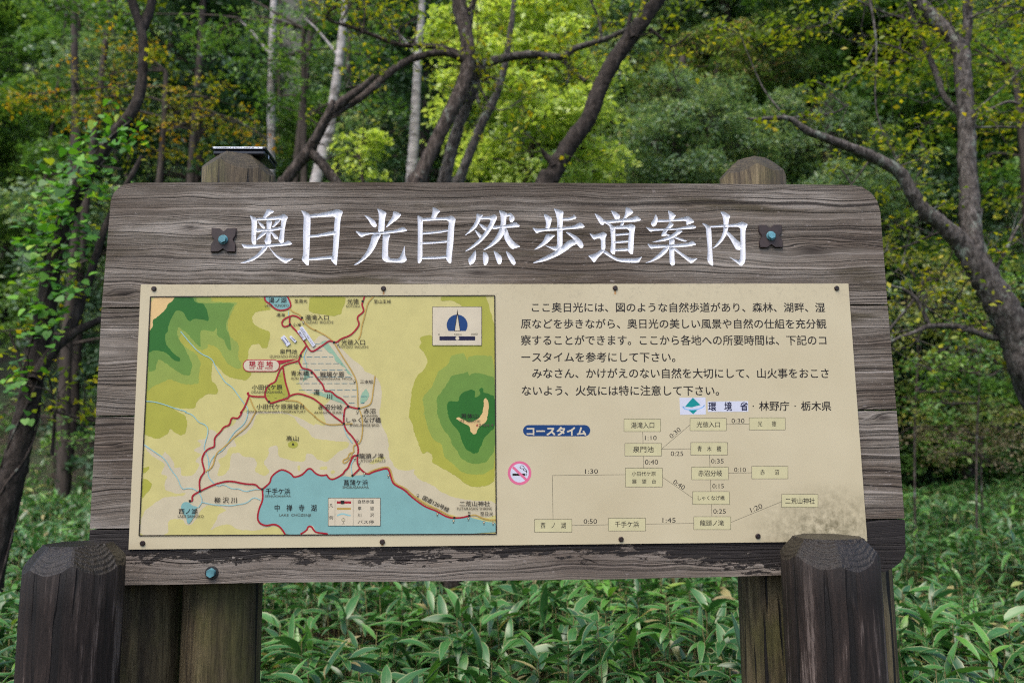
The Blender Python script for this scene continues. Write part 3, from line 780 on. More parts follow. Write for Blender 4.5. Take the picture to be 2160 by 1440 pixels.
    def done(s, name, parent, label=None):
        o = build(name, s.mb, s.mats, parent)
        if label: o["label"] = label
        return o
def ink(name, r, g, b, rough=0.45, grime=0.06): return flat(name, dk(r, g, b), rough, 0, 0.25, grime)
I_T1, I_T2, I_T3 = ink("ink_pale_yellow", 206, 196, 128), ink("ink_olive_yellow", 172, 171, 70), ink("ink_light_green", 146, 164, 76)
I_T4, I_T5, I_PEACH = ink("ink_green", 106, 143, 62), ink("ink_dark_green", 42, 106, 36), ink("ink_peach", 224, 190, 132)
I_CREAM, I_LAKE, I_MOOR = ink("ink_cream", 206, 194, 164), ink("ink_lake_blue", 130, 176, 174), ink("ink_moor_green", 148, 182, 154)
I_TRAIL, I_ROAD, I_RIVER = ink("ink_crimson", 164, 26, 44), ink("ink_road_ochre", 188, 156, 82), ink("ink_river_blue", 152, 196, 198)
I_BLK, I_GREY, I_TEAL = ink("ink_black", 40, 34, 32), ink("ink_dark_grey", 82, 76, 62), ink("ink_teal", 70, 132, 150)
I_NAVY, I_BOX, I_WHITE = ink("ink_navy", 18, 62, 118), ink("ink_box_yellow", 208, 200, 158), ink("sticker_white", 214, 216, 232, 0.35)
I_PINK, I_RED, I_HALO = ink("ink_pink", 224, 112, 148), ink("ink_red", 176, 34, 54), ink("ink_pale_halo", 214, 202, 178)
I_GTEAL, I_SKY, I_DNAVY = ink("ink_green_teal", 10, 146, 148), ink("ink_sky_blue", 138, 186, 236), ink("ink_dark_navy", 20, 20, 60)
# map frame in pixels
mTL, mTR, mBR, mBL = (318.5, 626.5), (1043, 624), (1046.3, 1125), (294.5, 1128.5)
def MC(q):                                                   # keep a map point inside the frame
    x, y = q
    y = min(max(y, mTL[1] + (x - mTL[0]) * (mTR[1] - mTL[1]) / (mTR[0] - mTL[0])), mBL[1] + (x - mBL[0]) * (mBR[1] - mBL[1]) / (mBR[0] - mBL[0]))
    t = (y - mTL[1]) / (mBL[1] - mTL[1])
    return (min(max(x, mTL[0] + t * (mBL[0] - mTL[0])), mTR[0] + t * (mBR[0] - mTR[0])), y)
mp = Print(0)
mp.fill([bp(*q) for q in (mBL, mBR, mTR, mTL)], I_T1)
# cream valleys
mp.area("C 1290,40 1190,40 1120,60 1040,190 960,220 880,290 840,250 780,230 760,330 640,350 700,400 600,460 700,500 620,580 680,610 620,720 540,740 470,730 470,640 400,655 400,600 350,520 310,490 300,470 260,530 180,480 75,385 75,430 130,490 190,540 280,590 300,620 250,720 330,740 290,830 300,890 420,930 530,920 500,950 280,970 200,1020 80,1110 40,1200 10,1390 330,1390 335,1210 480,1200 530,1270 580,1270 640,1200 700,1090 760,1050 900,1070 970,1110 880,1150 850,1230 780,1330 900,1270 1000,1260 1090,1320 1300,1330 1450,1280 1550,1300 1590,1370 2057,1380 2057,300 1850,150 1600,40", I_CREAM)
mp.area("B 60,560 130,550 200,590 330,710 430,810 540,890 560,940 680,990 740,1090 750,1200 730,1330 D 720,50 750,200 800,290 825,400 815,440 830,540 900,660 1010,680 1110,660 1090,710 1160,780 1290,830 1390,910 1500,960 1680,1000 1990,1010 1990,1190 1500,1180 850,800 700,650 600,720 200,760 0,720 0,580 210,540 280,470 380,430 395,370 250,360 0,330 0,170 150,200 100,0 B 100,1330 190,1250 170,1200 0,1180 A 1860,1190 1790,1140 1750,1060 1790,830 1810,740 1850,690 1950,580", I_CREAM)
mp.area("C 1290,60 1250,200 1150,300 1040,330 1080,420 990,430 960,520 870,560 900,620 860,740 940,730 1000,660 1010,500 1100,480 1150,530 1270,540 1300,600 1270,690 1380,740 1440,690 1360,600 1430,500 1420,430 1520,400 1530,530 1640,560 1700,580 1820,580 1830,490 1900,500 1950,560 D 60,560 140,590 210,540 280,470 380,430 395,370 250,360 0,330 C 1850,240 1760,190 1700,100 1600,60", I_T1)
mp.area("D 70,660 110,630 160,650 150,665 90,670", I_T1); mp.area("D 190,690 220,670 245,690 225,715 200,715", I_T1); mp.area("D 600,610 720,520 800,540 720,590 650,610", I_T1)
mp.area("C 1735,625 1765,620 1760,690 1740,680", I_T1); mp.area("C 1970,660 1990,635 2060,630 2060,670", I_T1)
# western mountains
mp.area("A 100,130 1380,130 1400,230 1460,275 1290,290 1240,350 1250,420 1340,480 1430,505 1440,560 1410,690 1350,690 1320,640 1240,650 1205,700 1200,790 1170,850 1200,920 1240,960 1210,1010 1175,1040 1020,1015 950,975 870,890 815,830 800,980 805,1050 850,1080 878,1150 860,1190 750,1185 640,1270 625,1340 480,1345 390,1330 C 400,20 520,80 545,160 520,280 470,300 410,270 350,220 330,280 220,340 80,290 40,280", I_T2)
mp.area("C 60,650 125,632 130,650 100,690 60,710", I_T2); mp.area("C 55,765 100,770 160,820 140,880 90,930 40,990", I_T2)
mp.area("A 1860,220 1870,130 B 355,130 350,200 320,260 310,320 230,345 150,330 0,310 A 1900,305 1860,290", I_T2)
mp.area("A 100,130 800,130 800,190 1090,190 1040,260 970,420 1000,560 1100,640 1090,800 1130,850 1120,910 1060,910 960,840 900,720 860,680 760,640 760,690 690,720 560,620 480,520 450,600 520,680 640,750 690,850 660,1000 670,1075 500,1085 350,1020 270,1060 170,1100 80,1170", I_T3)
mp.area("A 100,130 640,130 640,190 720,200 1060,200 1020,260 960,420 960,470 1000,560 1020,720 980,700 940,600 860,550 860,460 830,510 690,490 680,560 690,690 600,600 540,530 440,450 430,540 460,610 520,700 600,870 570,990 500,980 400,920 230,800 200,880 195,930 80,950", I_T4)
mp.area("A 390,130 600,135 620,190 720,210 760,290 775,400 700,380 620,370 570,400 540,380 500,300 430,275 390,320 340,430 330,510 300,540 310,650 350,700 420,770 465,800 460,835 400,825 300,730 190,710 100,740 110,500 165,470 170,370 260,290 340,210 350,190", I_T5)
mp.area("A 120,130 405,130 380,180 330,210 300,280 220,350 165,380 170,450 110,510", I_PEACH)
# eastern mountain
mp.area("B 1395,120 1990,120 D 1995,780 1900,840 1750,860 1650,820 1560,740 1490,700 1380,640 1360,625 1290,590 1300,540 1290,500 1240,470 1190,500 1160,430 1130,340 1090,240 1085,180 1040,100 1050,0 B 1060,1300 1070,1150 1120,1000 1210,920 1250,830 1200,730 1150,680 1180,630 1155,575 1280,540 1310,600 1310,250 1620,250 1600,215 1500,170 1385,180", I_T2)
mp.area("B 1995,780 1790,765 1690,780 1675,830 1640,740 1590,750 1500,770 1470,860 1420,900 1360,940 1320,1040 1290,1110 1210,1200 1185,1240 1210,1340 1200,1440 D 1210,60 1240,200 1300,340 1400,390 1410,470 1430,540 1520,600 1600,690 1700,720 1850,720 1995,640", I_T3)
mp.area("B 1990,1010 1900,985 1800,960 1720,965 1700,990 1680,940 1640,960 1500,990 1480,1040 1410,1140 1340,1230 1350,1340 1340,1440 D 1350,60 1400,210 1500,340 1510,400 1570,470 1600,540 1680,590 1780,610 1880,590 1995,450", I_T4)
mp.area("B 1990,1215 1900,1180 1850,1170 1850,1130 1830,1115 1800,1140 1820,1190 1755,1230 1760,1150 1720,1135 1640,1160 1590,1210 1580,1270 1480,1260 1455,1300 1460,1440 D 1455,40 1490,150 1590,260 1610,350 1660,450 1740,497 1790,490 1830,400 1850,340 1890,290 1995,210", I_T5)
mp.area("D 1550,115 1580,97 1640,130 1700,158 1790,120 1840,60 1855,-30 1850,-80 1875,-110 1900,-80 1910,-10 1900,70 1880,150 1800,210 1770,280 1740,287 1710,260 1700,195 1600,150", I_PEACH)
mp.area("C 1630,385 1655,365 1685,355 1730,370 1745,400 1720,430 1685,438 1640,425", I_T2)
# moor
mp.area("A 2057,600 1960,640 1880,730 1830,850 1880,1000 1790,1050 1800,1130 1880,1170 2000,1160 B 110,1180 220,1160 320,1240 400,1320 480,1310 480,1200 470,1090 440,1000 370,960 350,900 240,830 230,770 150,720 80,630", I_MOOR)
mp.area("B 575,1120 615,1200 590,1250 550,1290 510,1290 520,1200", I_MOOR)
for (y, x0, x1) in ((645, 20, 90), (715, 40, 115), (785, -150, 220), (856, -190, 320), (927, -150, 370), (1000, -60, 420), (1072, -180, 460), (1141, -150, 472), (1212, 330, 470), (1212, 520, 612), (1282, 390, 470), (1282, 525, 560)):
    x = x0
    while x < x1 - 10:
        e = min(x + 62, x1)
        mp.line([(660 + x / SC, 600 + y / SC), (660 + e / SC, 600 + y / SC)], 0.9, I_TEAL, False); x += 82
mp.area("A 1585,920 1530,1000 1510,1060 1420,1100 1390,1200 1440,1285 1560,1250 1640,1200 1610,1060", I_T2)
# lakes
LK = "C 1370,890 1400,860 1450,810 1450,760 1500,700 1570,665 1670,720 1695,765 1790,740 1850,670 1880,665 1940,720 1990,735 2040,725 D 20,690 80,735 140,730 210,785 330,735 430,750 470,730 560,725 600,725 660,690 800,660 840,690 860,790 880,835 990,890 1060,955 1220,1065 1330,1115 1480,1190 1550,1195 1690,1180 1760,1200 1900,1235 2010,1240 2010,1420 C 2057,1420 1600,1420 1570,1300 1490,1260 1400,1280 1330,1250 1300,1190 1310,1110 1360,1000"
mp.area(LK, I_LAKE, jag=0)
mp.area("C 1745,1390 1850,1315 1860,1275 1905,1275 1935,1340 2070,1360 2070,1390", I_CREAM)
mp.area("A 1378,125 1385,180 1440,210 1490,265 1560,285 1640,265 1670,230 1650,170 1625,125", I_LAKE)
mp.area("C 500,1020 560,1020 600,1060 660,1075 630,1100 620,1170 590,1220 560,1255 540,1245 535,1190 500,1150 480,1100 470,1075", I_LAKE)
for s_ in ("A 470,510 560,620 680,750 810,800 850,900 900,980 950,1060 1030,1110 1100,1210 1160,1290 C 1210,20 1170,170 1060,250 990,350 940,450 840,510 800,560 770,640 760,720 800,790 880,855 930,820 1030,880 1100,870 1170,910 1270,880 1350,880",
           "A 95,1265 190,1270 310,1305 400,1340 550,1380 C 500,40 600,70 660,155 740,180 775,240 730,390 720,450 770,530 770,620", "C 75,400 180,470 300,550 370,680 440,760 480,885 560,865 630,880 680,930 710,1010 660,1080",
           "C 700,1020 830,1050 920,1050 1000,1060 1090,1045 1190,1030 1260,960 1340,1000", "D 325,60 340,260 430,380", "D 445,560 410,620 425,715", "A 1640,290 1640,340", "A 1840,690 1800,780 1830,850"):
    mp.line(pxs(s_), 1.7, I_RIVER)
for s_ in ("A 1650,260 1690,300 1770,330 1800,400 1870,470 1960,510 B 0,480 120,540 220,610 260,680 340,810 420,930 470,1030 485,1120 490,1340 D 500,0 540,120 540,260 525,350 495,390 440,405 440,450 450,480 395,490 380,545 330,560 325,590 350,600 400,550 430,490",
           "B 660,130 600,190 580,260 560,350 530,450 520,550 490,600", "B 510,1340 610,1310 640,1270 660,1100 675,990", "D 590,710 660,670 800,632 842,660 870,785 910,828 1010,870 1080,940 1220,1045 1350,1092 1490,1172 1540,1182",
           "D 1710,1165 1760,1155 1830,1190 1900,1212 1985,1212", "A 1220,1230 1260,1330 1290,1380 C 1270,60 1200,200 1050,310 940,430 850,490 820,640 740,690", "A 1600,1255 1740,1260 1800,1310 C 1840,20 1950,110 D 0,80 120,170 200,185 330,175 430,170"):
    mp.line(pxs(s_), 2.6, I_ROAD)
TRL = ("A 1380,128 1385,180 1440,210 1490,265 1560,285 1640,265 1668,230 1650,170 1625,128", "A 1780,385 1740,350 1690,335 1650,345 1590,375 1565,410 1575,450 1605,460 1650,440", "A 1655,345 1648,400 1660,440 1720,500 1780,570 1835,660 1860,700 1885,725 1920,720 1990,670 B 60,690 120,650 180,605 230,625 265,625 300,590 400,555 450,510 490,460 505,420 480,375 490,340 550,300 550,260 530,220 545,180 560,128",
       "A 1835,660 1800,710 1770,750 1760,800 1745,830 1660,850 1600,870 1560,900 1530,960 1510,1020 1490,1060 1440,1080 1410,1110 1390,1150 1380,1210 1420,1270 1450,1290 1540,1255 1620,1240 1650,1210 1640,1170 1610,1080 1590,980 1580,900", "A 1750,830 1770,880 1790,910 1870,920 1920,970 1960,1030 2010,1080 2030,1150 B 140,1155 200,1155 250,1210 320,1240 370,1300 390,1320 440,1335 500,1345",
       "B 385,1325 345,1340 335,1440 D 335,60 335,170 360,240 430,310 480,390 495,450 485,520 480,600 510,655 560,700 600,722 640,700 680,685 790,655 820,665 840,720 860,800 890,835 1000,890 1060,955 1200,1060 1280,1095 1340,1115 1430,1170 1490,1190 1540,1192 1620,1188 1695,1168",
       "A 1650,1210 1690,1190 1760,1180 1880,1220 B 30,1250 130,1330 D 150,20 240,100 300,140 335,175", "A 1380,1215 1280,1215 1215,1205 1190,1180 1210,1170", "A 1212,1205 1160,1340 1110,1400 C 1140,40 1105,100 1080,115 1020,100 1000,190 940,200 900,260 835,320 838,400 830,425 770,440 730,480 700,540 705,600 735,690 690,740 670,800 680,900",
       "C 570,1010 600,1005 590,950 680,900 850,820 1000,785 1170,825 1285,825 1320,870 1355,880 1380,860 1440,810 1450,750 1500,700 1570,660 1670,710 1695,755 1790,725 1850,655 1890,660 1930,710 1990,735 2050,725 D 150,725 180,770 230,775 330,715 345,680 380,655 400,600 430,530 450,515 485,515",
       "C 1355,880 1365,990 1320,1090 1300,1190 1325,1250 1400,1278 1480,1255 1540,1280 1580,1330 1603,1368", "C 1770,1366 1840,1325 1850,1285 1885,1280 1910,1320 1940,1350 2040,1358 2065,1368", "D 510,655 430,735")
for s_ in TRL: mp.line(pxs(s_), 3.3, I_TRAIL)
mp.k += 1; mp.lvl(); KB = mp.k + 1
def sq(spec, h=14, rot=0.0):
    (x, y), = pxs(spec); h = h / SC
    mp.fill([bp(x + h * 1.414 * math.cos(rot + a), y + h * 1.414 * math.sin(rot + a)) for a in (0.785, 2.356, 3.927, 5.498)], I_BLK)
for q in ("A 1785,362", "A 1655,435", "A 1770,772", "A 1890,955", "A 1428,1270", "B 540,182", "B 230,627", "B 383,1322", "B 500,1343", "D 337,172", "D 485,515", "D 1535,1190", "D 1697,1166", "C 680,900", "C 1355,880", "C 570,1008"): sq(q, 12)
sq("D 430,733", 12, 0.785)
def bus(spec, k=1.0):
    mp.lvl(KB)
    (x, y), = pxs(spec)
    mp.dot((x, y), 1.9 * k, I_CREAM, 10); mp.lvl(KB + 1); mp.ring((x, y), 2.2 * k, 0.7, I_GREY, 10); mp.line([(x, y + 2.2 * k), (x, y + 5.2 * k)], 0.7, I_GREY, False); mp.line([(x - 2 * k, y + 5.2 * k), (x + 2 * k, y + 5.2 * k)], 0.7, I_GREY, False)
for q in ("B 272,642", "B 452,1045", "B 482,1375", "A 1800,408", "D 482,350", "D 455,543", "D 503,590", "D 558,710", "D 820,730", "D 1138,943", "D 1350,1148", "D 1526,1222", "D 1687,1195", "D 1855,1238", "D 1955,1246"): bus(q)
mp.lvl(KB + 2)
for x in (1683, 1694, 1705): mp.line(pxs("D %d,1122 %d,1145" % (x, x)), 0.5, I_BLK, False)
for y in (1128, 1137): mp.line(pxs("D 1680,%d 1708,%d" % (y, y)), 0.6, I_BLK, False)
for spec, m in (("C 1688,375 1703,402 1673,402", I_BLK), ("D 1781,170 1793,195 1770,195", I_TRAIL)): mp.area(spec, m, False)
for t in ("A 1540,995 1560,995", "A 1412,1210 1430,1210", "A 1492,1235 1510,1235", "A 1585,1195 1605,1195"):
    for dx in (-8, 0, 8):
        (x, y), _q = pxs(t); mp.line([(x + dx / SC + 1, y), (x + dx / SC * 1.6 + 1, y - 2)], 0.4, I_GREY, False)
mp.fix = False
# you-are-here balloon
def pill(x0, y0, x1, y1, n=10):
    r = (y1 - y0) / 2; out = []
    for i in range(n + 1): t = math.pi / 2 + math.pi * i / n; out.append((x0 + r + r * math.cos(t), (y0 + y1) / 2 - r * math.sin(t)))
    for i in range(n + 1): t = -math.pi / 2 + math.pi * i / n; out.append((x1 - r + r * math.cos(t), (y0 + y1) / 2 - r * math.sin(t)))
    return out
def px_pill(spec, **k): (a, b), (c_, d_) = pxs(spec); return pill(a, b, c_, d_, **k)
mp.area("A 1500,825 1740,805 1640,835 1540,865", I_RED, False)
mp.fill([bp(*q) for q in px_pill("A 1143,812 1545,946")], I_RED)
mp.fill([bp(*q) for q in px_pill("A 1153,821 1535,937")], I_HALO)
# compass box
def box(pr, spec, fillm, edge=I_BLK, wd=0.8):
    (a, b), (c_, d_) = pxs(spec)
    if pr.fix: pr.lvl(4)
    pr.fill([bp(a, d_), bp(c_, d_), bp(c_, b), bp(a, b)], fillm)
    if pr.fix: pr.lvl(5)
    for p, q in (((a, b), (c_, b)), ((c_, b), (c_, d_)), ((c_, d_), (a, d_)), ((a, d_), (a, b))): pr.line([p, q], wd, edge, False)
box(mp, "B 1298,243 1830,660", I_HALO)
mp.k += 1
cxx, cyy = pxs("B 1565,440")[0]; rr_ = 113 / SC
mp.fill([bp(cxx + rr_ * math.cos(t), cyy - rr_ * math.sin(t)) for t in np.linspace(-0.61, math.pi + 0.61, 40)], I_NAVY)
mp.area("B 1568,268 1601,507 1534,507", I_BLK, False); mp.area("B 1568,330 1594,501 1541,501", I_HALO, False)
mp.area("B 1373,562 1760,562 1760,606 1373,606", I_DNAVY, False); mp.dot(pxs("B 1567,584")[0], 20 / SC, I_HALO, 20)
mp.text("0", "B 1360,532 1376,552", I_GREY, 0); mp.text("500m", "B 1533,530 1613,552", I_GREY, 0); mp.text("1000", "B 1717,528 1787,550", I_GREY, 0)
# legend box
box(mp, "D 168,976 733,1277", I_HALO)
mp.line(pxs("D 438,976 438,1277"), 0.6, I_GREY, False); mp.line(pxs("D 242,976 240,1277"), 0.5, I_GREY, False)
mp.area("D 260,1010 415,1010 415,1036 260,1036", I_TRAIL, False); sq("D 323,1022", 20)
mp.area("D 262,1081 413,1081 413,1102 262,1102", I_ROAD, False)
mp.line(pxs("D 265,1165 300,1150 335,1145 375,1160 410,1165"), 3.0, I_RIVER)
mp.lvl(); KB = mp.k; bus("D 332,1212", 1.6); mp.lvl()
for t, s_ in (("凡", "D 180,1040 218,1080"), ("例", "D 178,1168 220,1208"), ("自然歩道", "D 490,995 663,1035"), ("車　　道", "D 488,1068 663,1108"), ("川　　沢", "D 488,1140 663,1180"), ("バス停", "D 488,1215 663,1255")): mp.text(t, s_, I_BLK, 0.004)
mp.lvl()
# frame line
fr = [(318, 626), (1043.5, 623.5), (1046.8, 1125.5), (294, 1129)]
for a, b in zip(fr, fr[1:] + fr[:1]): mp.line([a, b], 2.3, I_BLK, False)
mp.lvl(mp.k + 3)
# names on the map
for t, s_ in (("湯ノ湖", "A 1425,143 1615,200"), ("至湯元", "A 1703,160 1843,200"), ("湯滝", "A 1508,310 1600,350"), ("湯滝入口", "P 644,664 693.4,675"), ("小滝", "A 1685,418 1775,455"), ("泉門池", "A 1545,700 1733,752"),
              ("青木橋", "A 1665,935 1860,990"), ("小田代ケ原", "A 1243,1085 1572,1140"), ("小田代ケ原展望台", "A 1292,1293 1815,1350"), ("湯", "A 1910,1140 1975,1198"), ("光徳", "B 373,155 498,213"), ("至山王峠", "B 662,165 847,206"),
              ("光徳入口", "B 310,597 565,655"), ("戦場ケ原", "B 80,945 340,1003"), ("三本松", "B 513,1033 653,1072"), ("川", "B 148,1188 208,1245"), ("赤沼分岐", "B 57,1300 320,1358"), ("赤沼", "B 550,1343 680,1400"),
              ("しゃくなげ橋", "D 365,100 738,160"), ("男体山", "D 1607,60 1795,112"), ("龍頭ノ滝", "D 502,490 768,548"), ("菖蒲ケ浜", "D 335,778 598,836"), ("二荒山神社", "D 1590,1008 1920,1065"), ("至日光", "D 1815,1125 1955,1170"),
              ("高山", "C 1617,300 1748,357"), ("柳 沢 川", "C 835,965 1078,1030"), ("千手ケ浜", "C 1393,868 1657,935"), ("西ノ湖", "C 450,1090 650,1148"), ("中　禅　寺　湖", "C 1490,1045 1943,1118")):
    mp.text(t, s_, I_BLK, 0.005)
for t, s_ in (("LAKE  YUNOKO", "A 1383,215 1640,243"), ("YUDAKI  IRIGUCHI", "P 645.5,676.5 702.8,682.6"), ("IZUMIYADO POND", "A 1437,765 1750,795"), ("AOKI BRID.", "A 1665,1003 1850,1030"), ("ODASHIROGAHARA", "A 1235,1152 1575,1178"), ("ODASHIROGAHARA OBSERVATORY", "A 1185,1363 1825,1392"),
              ("KŌTOKU", "B 362,214 510,248"), ("KŌTOKU  IRIGUCHI", "B 287,654 600,690"), ("SENJŌGAHARA  MOOR", "B 40,1002 432,1040"), ("AKANUMA BUNKI", "B 15,1372 320,1400"), ("AKANUMA", "B 530,1410 705,1435"), ("SHAKUNAGE BRID.", "D 400,172 725,200"), ("MT. NANTAI", "D 1593,128 1812,157"), ("2484.4", "D 1797,170 1957,202"),
              ("RYŪZU FALLS", "D 522,549 787,585"), ("SHŌBUGAHAMA", "D 323,836 607,872"), ("FUTARASAN SHRINE", "D 1563,1075 1943,1105"), ("SENJUGAHAMA", "C 1387,943 1665,972"), ("LAKE SAINOKO", "C 440,1158 720,1188"), ("LAKE  CHŪZENJI", "C 1537,1139 1880,1180")):
    mp.text(t, s_, I_GREY, -0.004)
mp.rtext("国道120号線", "D 1183,990 1463,1130", 9.5, I_BLK, 0.006)
mp.text("現 在 地", "A 1213,830 1468,890", I_RED, 0.02); mp.text("WE  ARE  HERE", "A 1213,893 1470,922", I_RED, 0.0)
mp.done("printed_map", panel, "hiking map with yellow and green hills, a blue lake and crimson trails")
# --- paragraph
tx = Print(2); tx.lvl()
for t, s_ in (("ここ奥日光には、図のような自然歩道があり、森林、湖畔、湿", "P 1122,638 1740.5,658.5"), ("原などを歩きながら、奥日光の美しい風景や自然の仕組を充分観", "P 1099,672.3 1743.3,693"), ("察することができます。ここから各地への所要時間は、下記のコ", "P 1099,706.6 1743.3,728"),
              ("ースタイムを参考にして下さい。", "P 1100,742.5 1424.6,763.5"), ("みなさん、かけがえのない自然を大切にして、山火事をおこさ", "P 1123,776.3 1748.5,797.6"), ("ないよう、火気には特に注意して下さい。", "P 1101,812.8 1516.8,834.2"),
              ("林野庁", "F 830,1265 1155,1368"), ("栃木県", "F 1285,1265 1612,1368")): tx.text(t, s_, I_BLK, 0.012)
tx.dot(pxs("F 765,1318")[0], 1.5, I_BLK); tx.dot(pxs("F 1220,1318")[0], 1.5, I_BLK)
tx.done("paragraph_text", panel, "black Japanese paragraph printed on the right half")
# --- course times
ct = Print(2)
ct.lvl(1)
ct.fill([bp(*q) for q in px_pill("G 222,185 952,307")], I_NAVY); ct.lvl(3); ct.text("コースタイム", "G 265,207 905,295", I_HALO, 0.03)
ct.lvl(2)
for s_ in ("G 1520,256 1525,384", "G 1530,520 1531,652", "G 1725,445 H 80,183", "G 1725,448 H 88,443", "G 752,1273 1148,1265", "G 1552,1258 H 120,1250", "G 1735,750 H 108,975", "H 474,178 722,174", "H 290,510 296,640", "H 496,706 749,702", "H 300,777 306,906", "H 311,1045 317,1178", "H 521,1240 1073,1015"): ct.line(pxs(s_), 0.75, I_GREY, False)
ct.line(pxs("G 1333,722 540,732 548,1207"), 0.75, I_GREY, False)
for t, b_, s_ in (("湯滝入口", "G 1318,120 1715,256", "G 1395,155 1645,220"), ("泉門池", "G 1327,384 1725,520", "G 1415,415 1640,482"), ("小田代ケ原", "G 1333,652 1735,856", "G 1402,690 1662,738"), ("西　ノ　湖", "G 347,1207 752,1346", "G 415,1240 685,1305"), ("千手ケ浜", "G 1148,1194 1552,1332", "G 1220,1228 1480,1292"),
                  ("光徳入口", "H 80,112 474,246", "H 152,150 403,210"), ("光　　徳", "H 722,106 1113,238", "H 815,143 1015,200"), ("青　木　橋", "H 88,374 485,510", "H 160,412 418,473"), ("赤沼分岐", "H 97,640 496,777", "H 168,675 428,740"), ("赤　　沼", "H 749,632 1142,767", "H 842,668 1045,726"),
                  ("しゃくなげ橋", "H 108,906 508,1045", "H 165,950 455,1000"), ("龍頭ノ滝", "H 120,1178 521,1318", "H 188,1215 447,1278"), ("二荒山神社", "H 1073,936 1468,1076", "H 1113,975 1433,1040")):
    box(ct, b_, I_BOX, I_GREY, 0.8); ct.lvl(6); ct.text(t, s_, I_BLK, 0.008)
ct.text("展　望　台", "G 1405,772 1665,820", I_BLK, 0.008)
for t, s_ in (("1:10", "G 1545,300 1672,348"), ("0:40", "G 1545,560 1688,612"), ("0:25", "G 1825,470 1960,520"), ("1:30", "G 895,662 1035,712"), ("0:50", "G 880,1203 1025,1255"), ("1:45", "G 1735,1190 1878,1242"), ("0:30", "H 530,115 670,165"), ("0:35", "H 308,552 445,600"), ("0:10", "H 558,645 686,693"), ("0:15", "H 322,822 447,870"), ("0:25", "H 332,1095 468,1145")):
    ct.text(t, s_, I_BLK, -0.004)
ct.rtext("0:30", "G 1835,335 1940,245", 9.5, I_BLK, -0.004); ct.rtext("0:40", "G 1845,815 1960,890", 9.5, I_BLK, -0.004); ct.rtext("1:20", "H 745,1132 870,1083", 9.5, I_BLK, -0.004)
ct.done("course_time_chart", panel, "walking time chart of pale yellow boxes joined by thin lines")
# --- stickers
def sticker(name, P, label, deco, th=0.0006, m=I_WHITE, k0=40):
    mb = prism([bp(*q) for q in P], -LAYER * k0, -0.00005, 0.0)
    o = build(name, mb, m, panel); o["label"] = label
    if deco:
        pr = Print(k0 + 1); deco(pr); pr.done("sticker_print", o)
    return o
def _logo(pr):
    pr.area("F 110,1226 195,1306 150,1316 100,1330 22,1326", I_GTEAL, False, False); pr.area("F 62,1360 162,1360 114,1405", I_GTEAL, False, False)
    pr.line(pxs("F 20,1335 -5,1318 20,1350 90,1358 160,1352 220,1330 240,1305 225,1318"), 2.0, I_SKY); pr.line(pxs("F 60,1338 110,1335 150,1320 200,1312"), 1.6, I_WHITE)
sticker("logo_sticker", pxs("F 252,1408 248,1222 -35,1226 -28,1412")[::1], "white sticker with a teal diamond and blue swoosh", _logo, k0=14)
sticker("name_sticker", pxs("F 712,1378 709,1263 270,1266 274,1380"), "white sticker with three bold navy characters", lambda pr: pr.text("環　境　省", "F 280,1272 705,1368", I_DNAVY, 0.022), k0=14)
def _smoke(pr):
    (x, y), = pxs("G 185,705"); r = 123 / SC
    pr.dot((x, y), r, I_PINK, 48); pr.dot((x, y), r * 0.78, I_WHITE, 48)
    pr.area("G 108,710 262,710 262,735 108,735", I_BLK, False, False); pr.area("G 244,706 250,706 250,738 244,738", I_WHITE, False, False); pr.area("G 253,706 257,706 257,738 253,738", I_WHITE, False, False)
    pr.line(pxs("G 200,630 185,645 205,660 230,655 225,680 255,680 262,705"), 1.2, I_BLK); pr.line(pxs("G 205,622 230,630 235,655 260,670 265,700"), 1.1, I_BLK)
    pr.line(pxs("G 112,640 258,778"), 5.2, I_PINK, False)
(x_, y_), = pxs("G 185,705")
sticker("no_smoking_sticker", [(x_ + 24.2 * math.cos(t), y_ + 24.2 * math.sin(t)) for t in np.linspace(0, 2 * math.pi, 40, endpoint=False)][::-1], "round pink and white no smoking sticker", _smoke, k0=10)
def nb(x, y): return (585 + x / 14.4, 640 + y / 14.4)
sticker("notice_sticker", [nb(1085, 1325), nb(1165, 1255), nb(765, 690), nb(680, 740)], "long narrow white notice strip across the trail", lambda pr: pr.rtext("迂回路をご利用ください", "P %f,%f %f,%f" % (nb(705, 765) + nb(1085, 1280)), 3.6, I_DNAVY, 0.0), k0=230)
sticker("notice_sticker", [nb(805, 1125), nb(880, 1065), nb(700, 795), nb(610, 850)], "short white closed trail notice", lambda pr: pr.rtext("通行止", "P %f,%f %f,%f" % (nb(645, 880) + nb(775, 1070)), 4.2, I_BLK, 0.01), k0=250)
def _marks(a, b, n, rows):
    def f(pr):
        for r_ in range(rows):
            for i in range(n):
                t = (i + 0.5) / n; x = a[0] + (b[0] - a[0]) * t; y = a[1] + (b[1] - a[1]) * t
                ox = -r_ * 70 + 20; oy = r_ * 52 - 10
                p, q = nb(x + ox - 8, y + oy - 12), nb(x + ox + 8, y + oy + 12)
                pr.line([p, q], 1.4, I_DNAVY, False); p2, q2 = nb(x + ox + 12, y + oy - 10), nb(x + ox - 12, y + oy + 6); pr.line([p2, q2], 0.7, I_DNAVY, False)
    return f
sticker("notice_sticker", [nb(300, 1310), nb(410, 1225), nb(215, 960), nb(105, 1045)], "small white notice with two rows of tiny print", _marks((205, 1040), (320, 1195), 5, 2), k0=230)
sticker("notice_sticker", [nb(540, 1200), nb(595, 1140), nb(420, 975), nb(370, 1025)], "smallest white notice with one row of print", _marks((420, 1040), (530, 1140), 4, 1), k0=230)
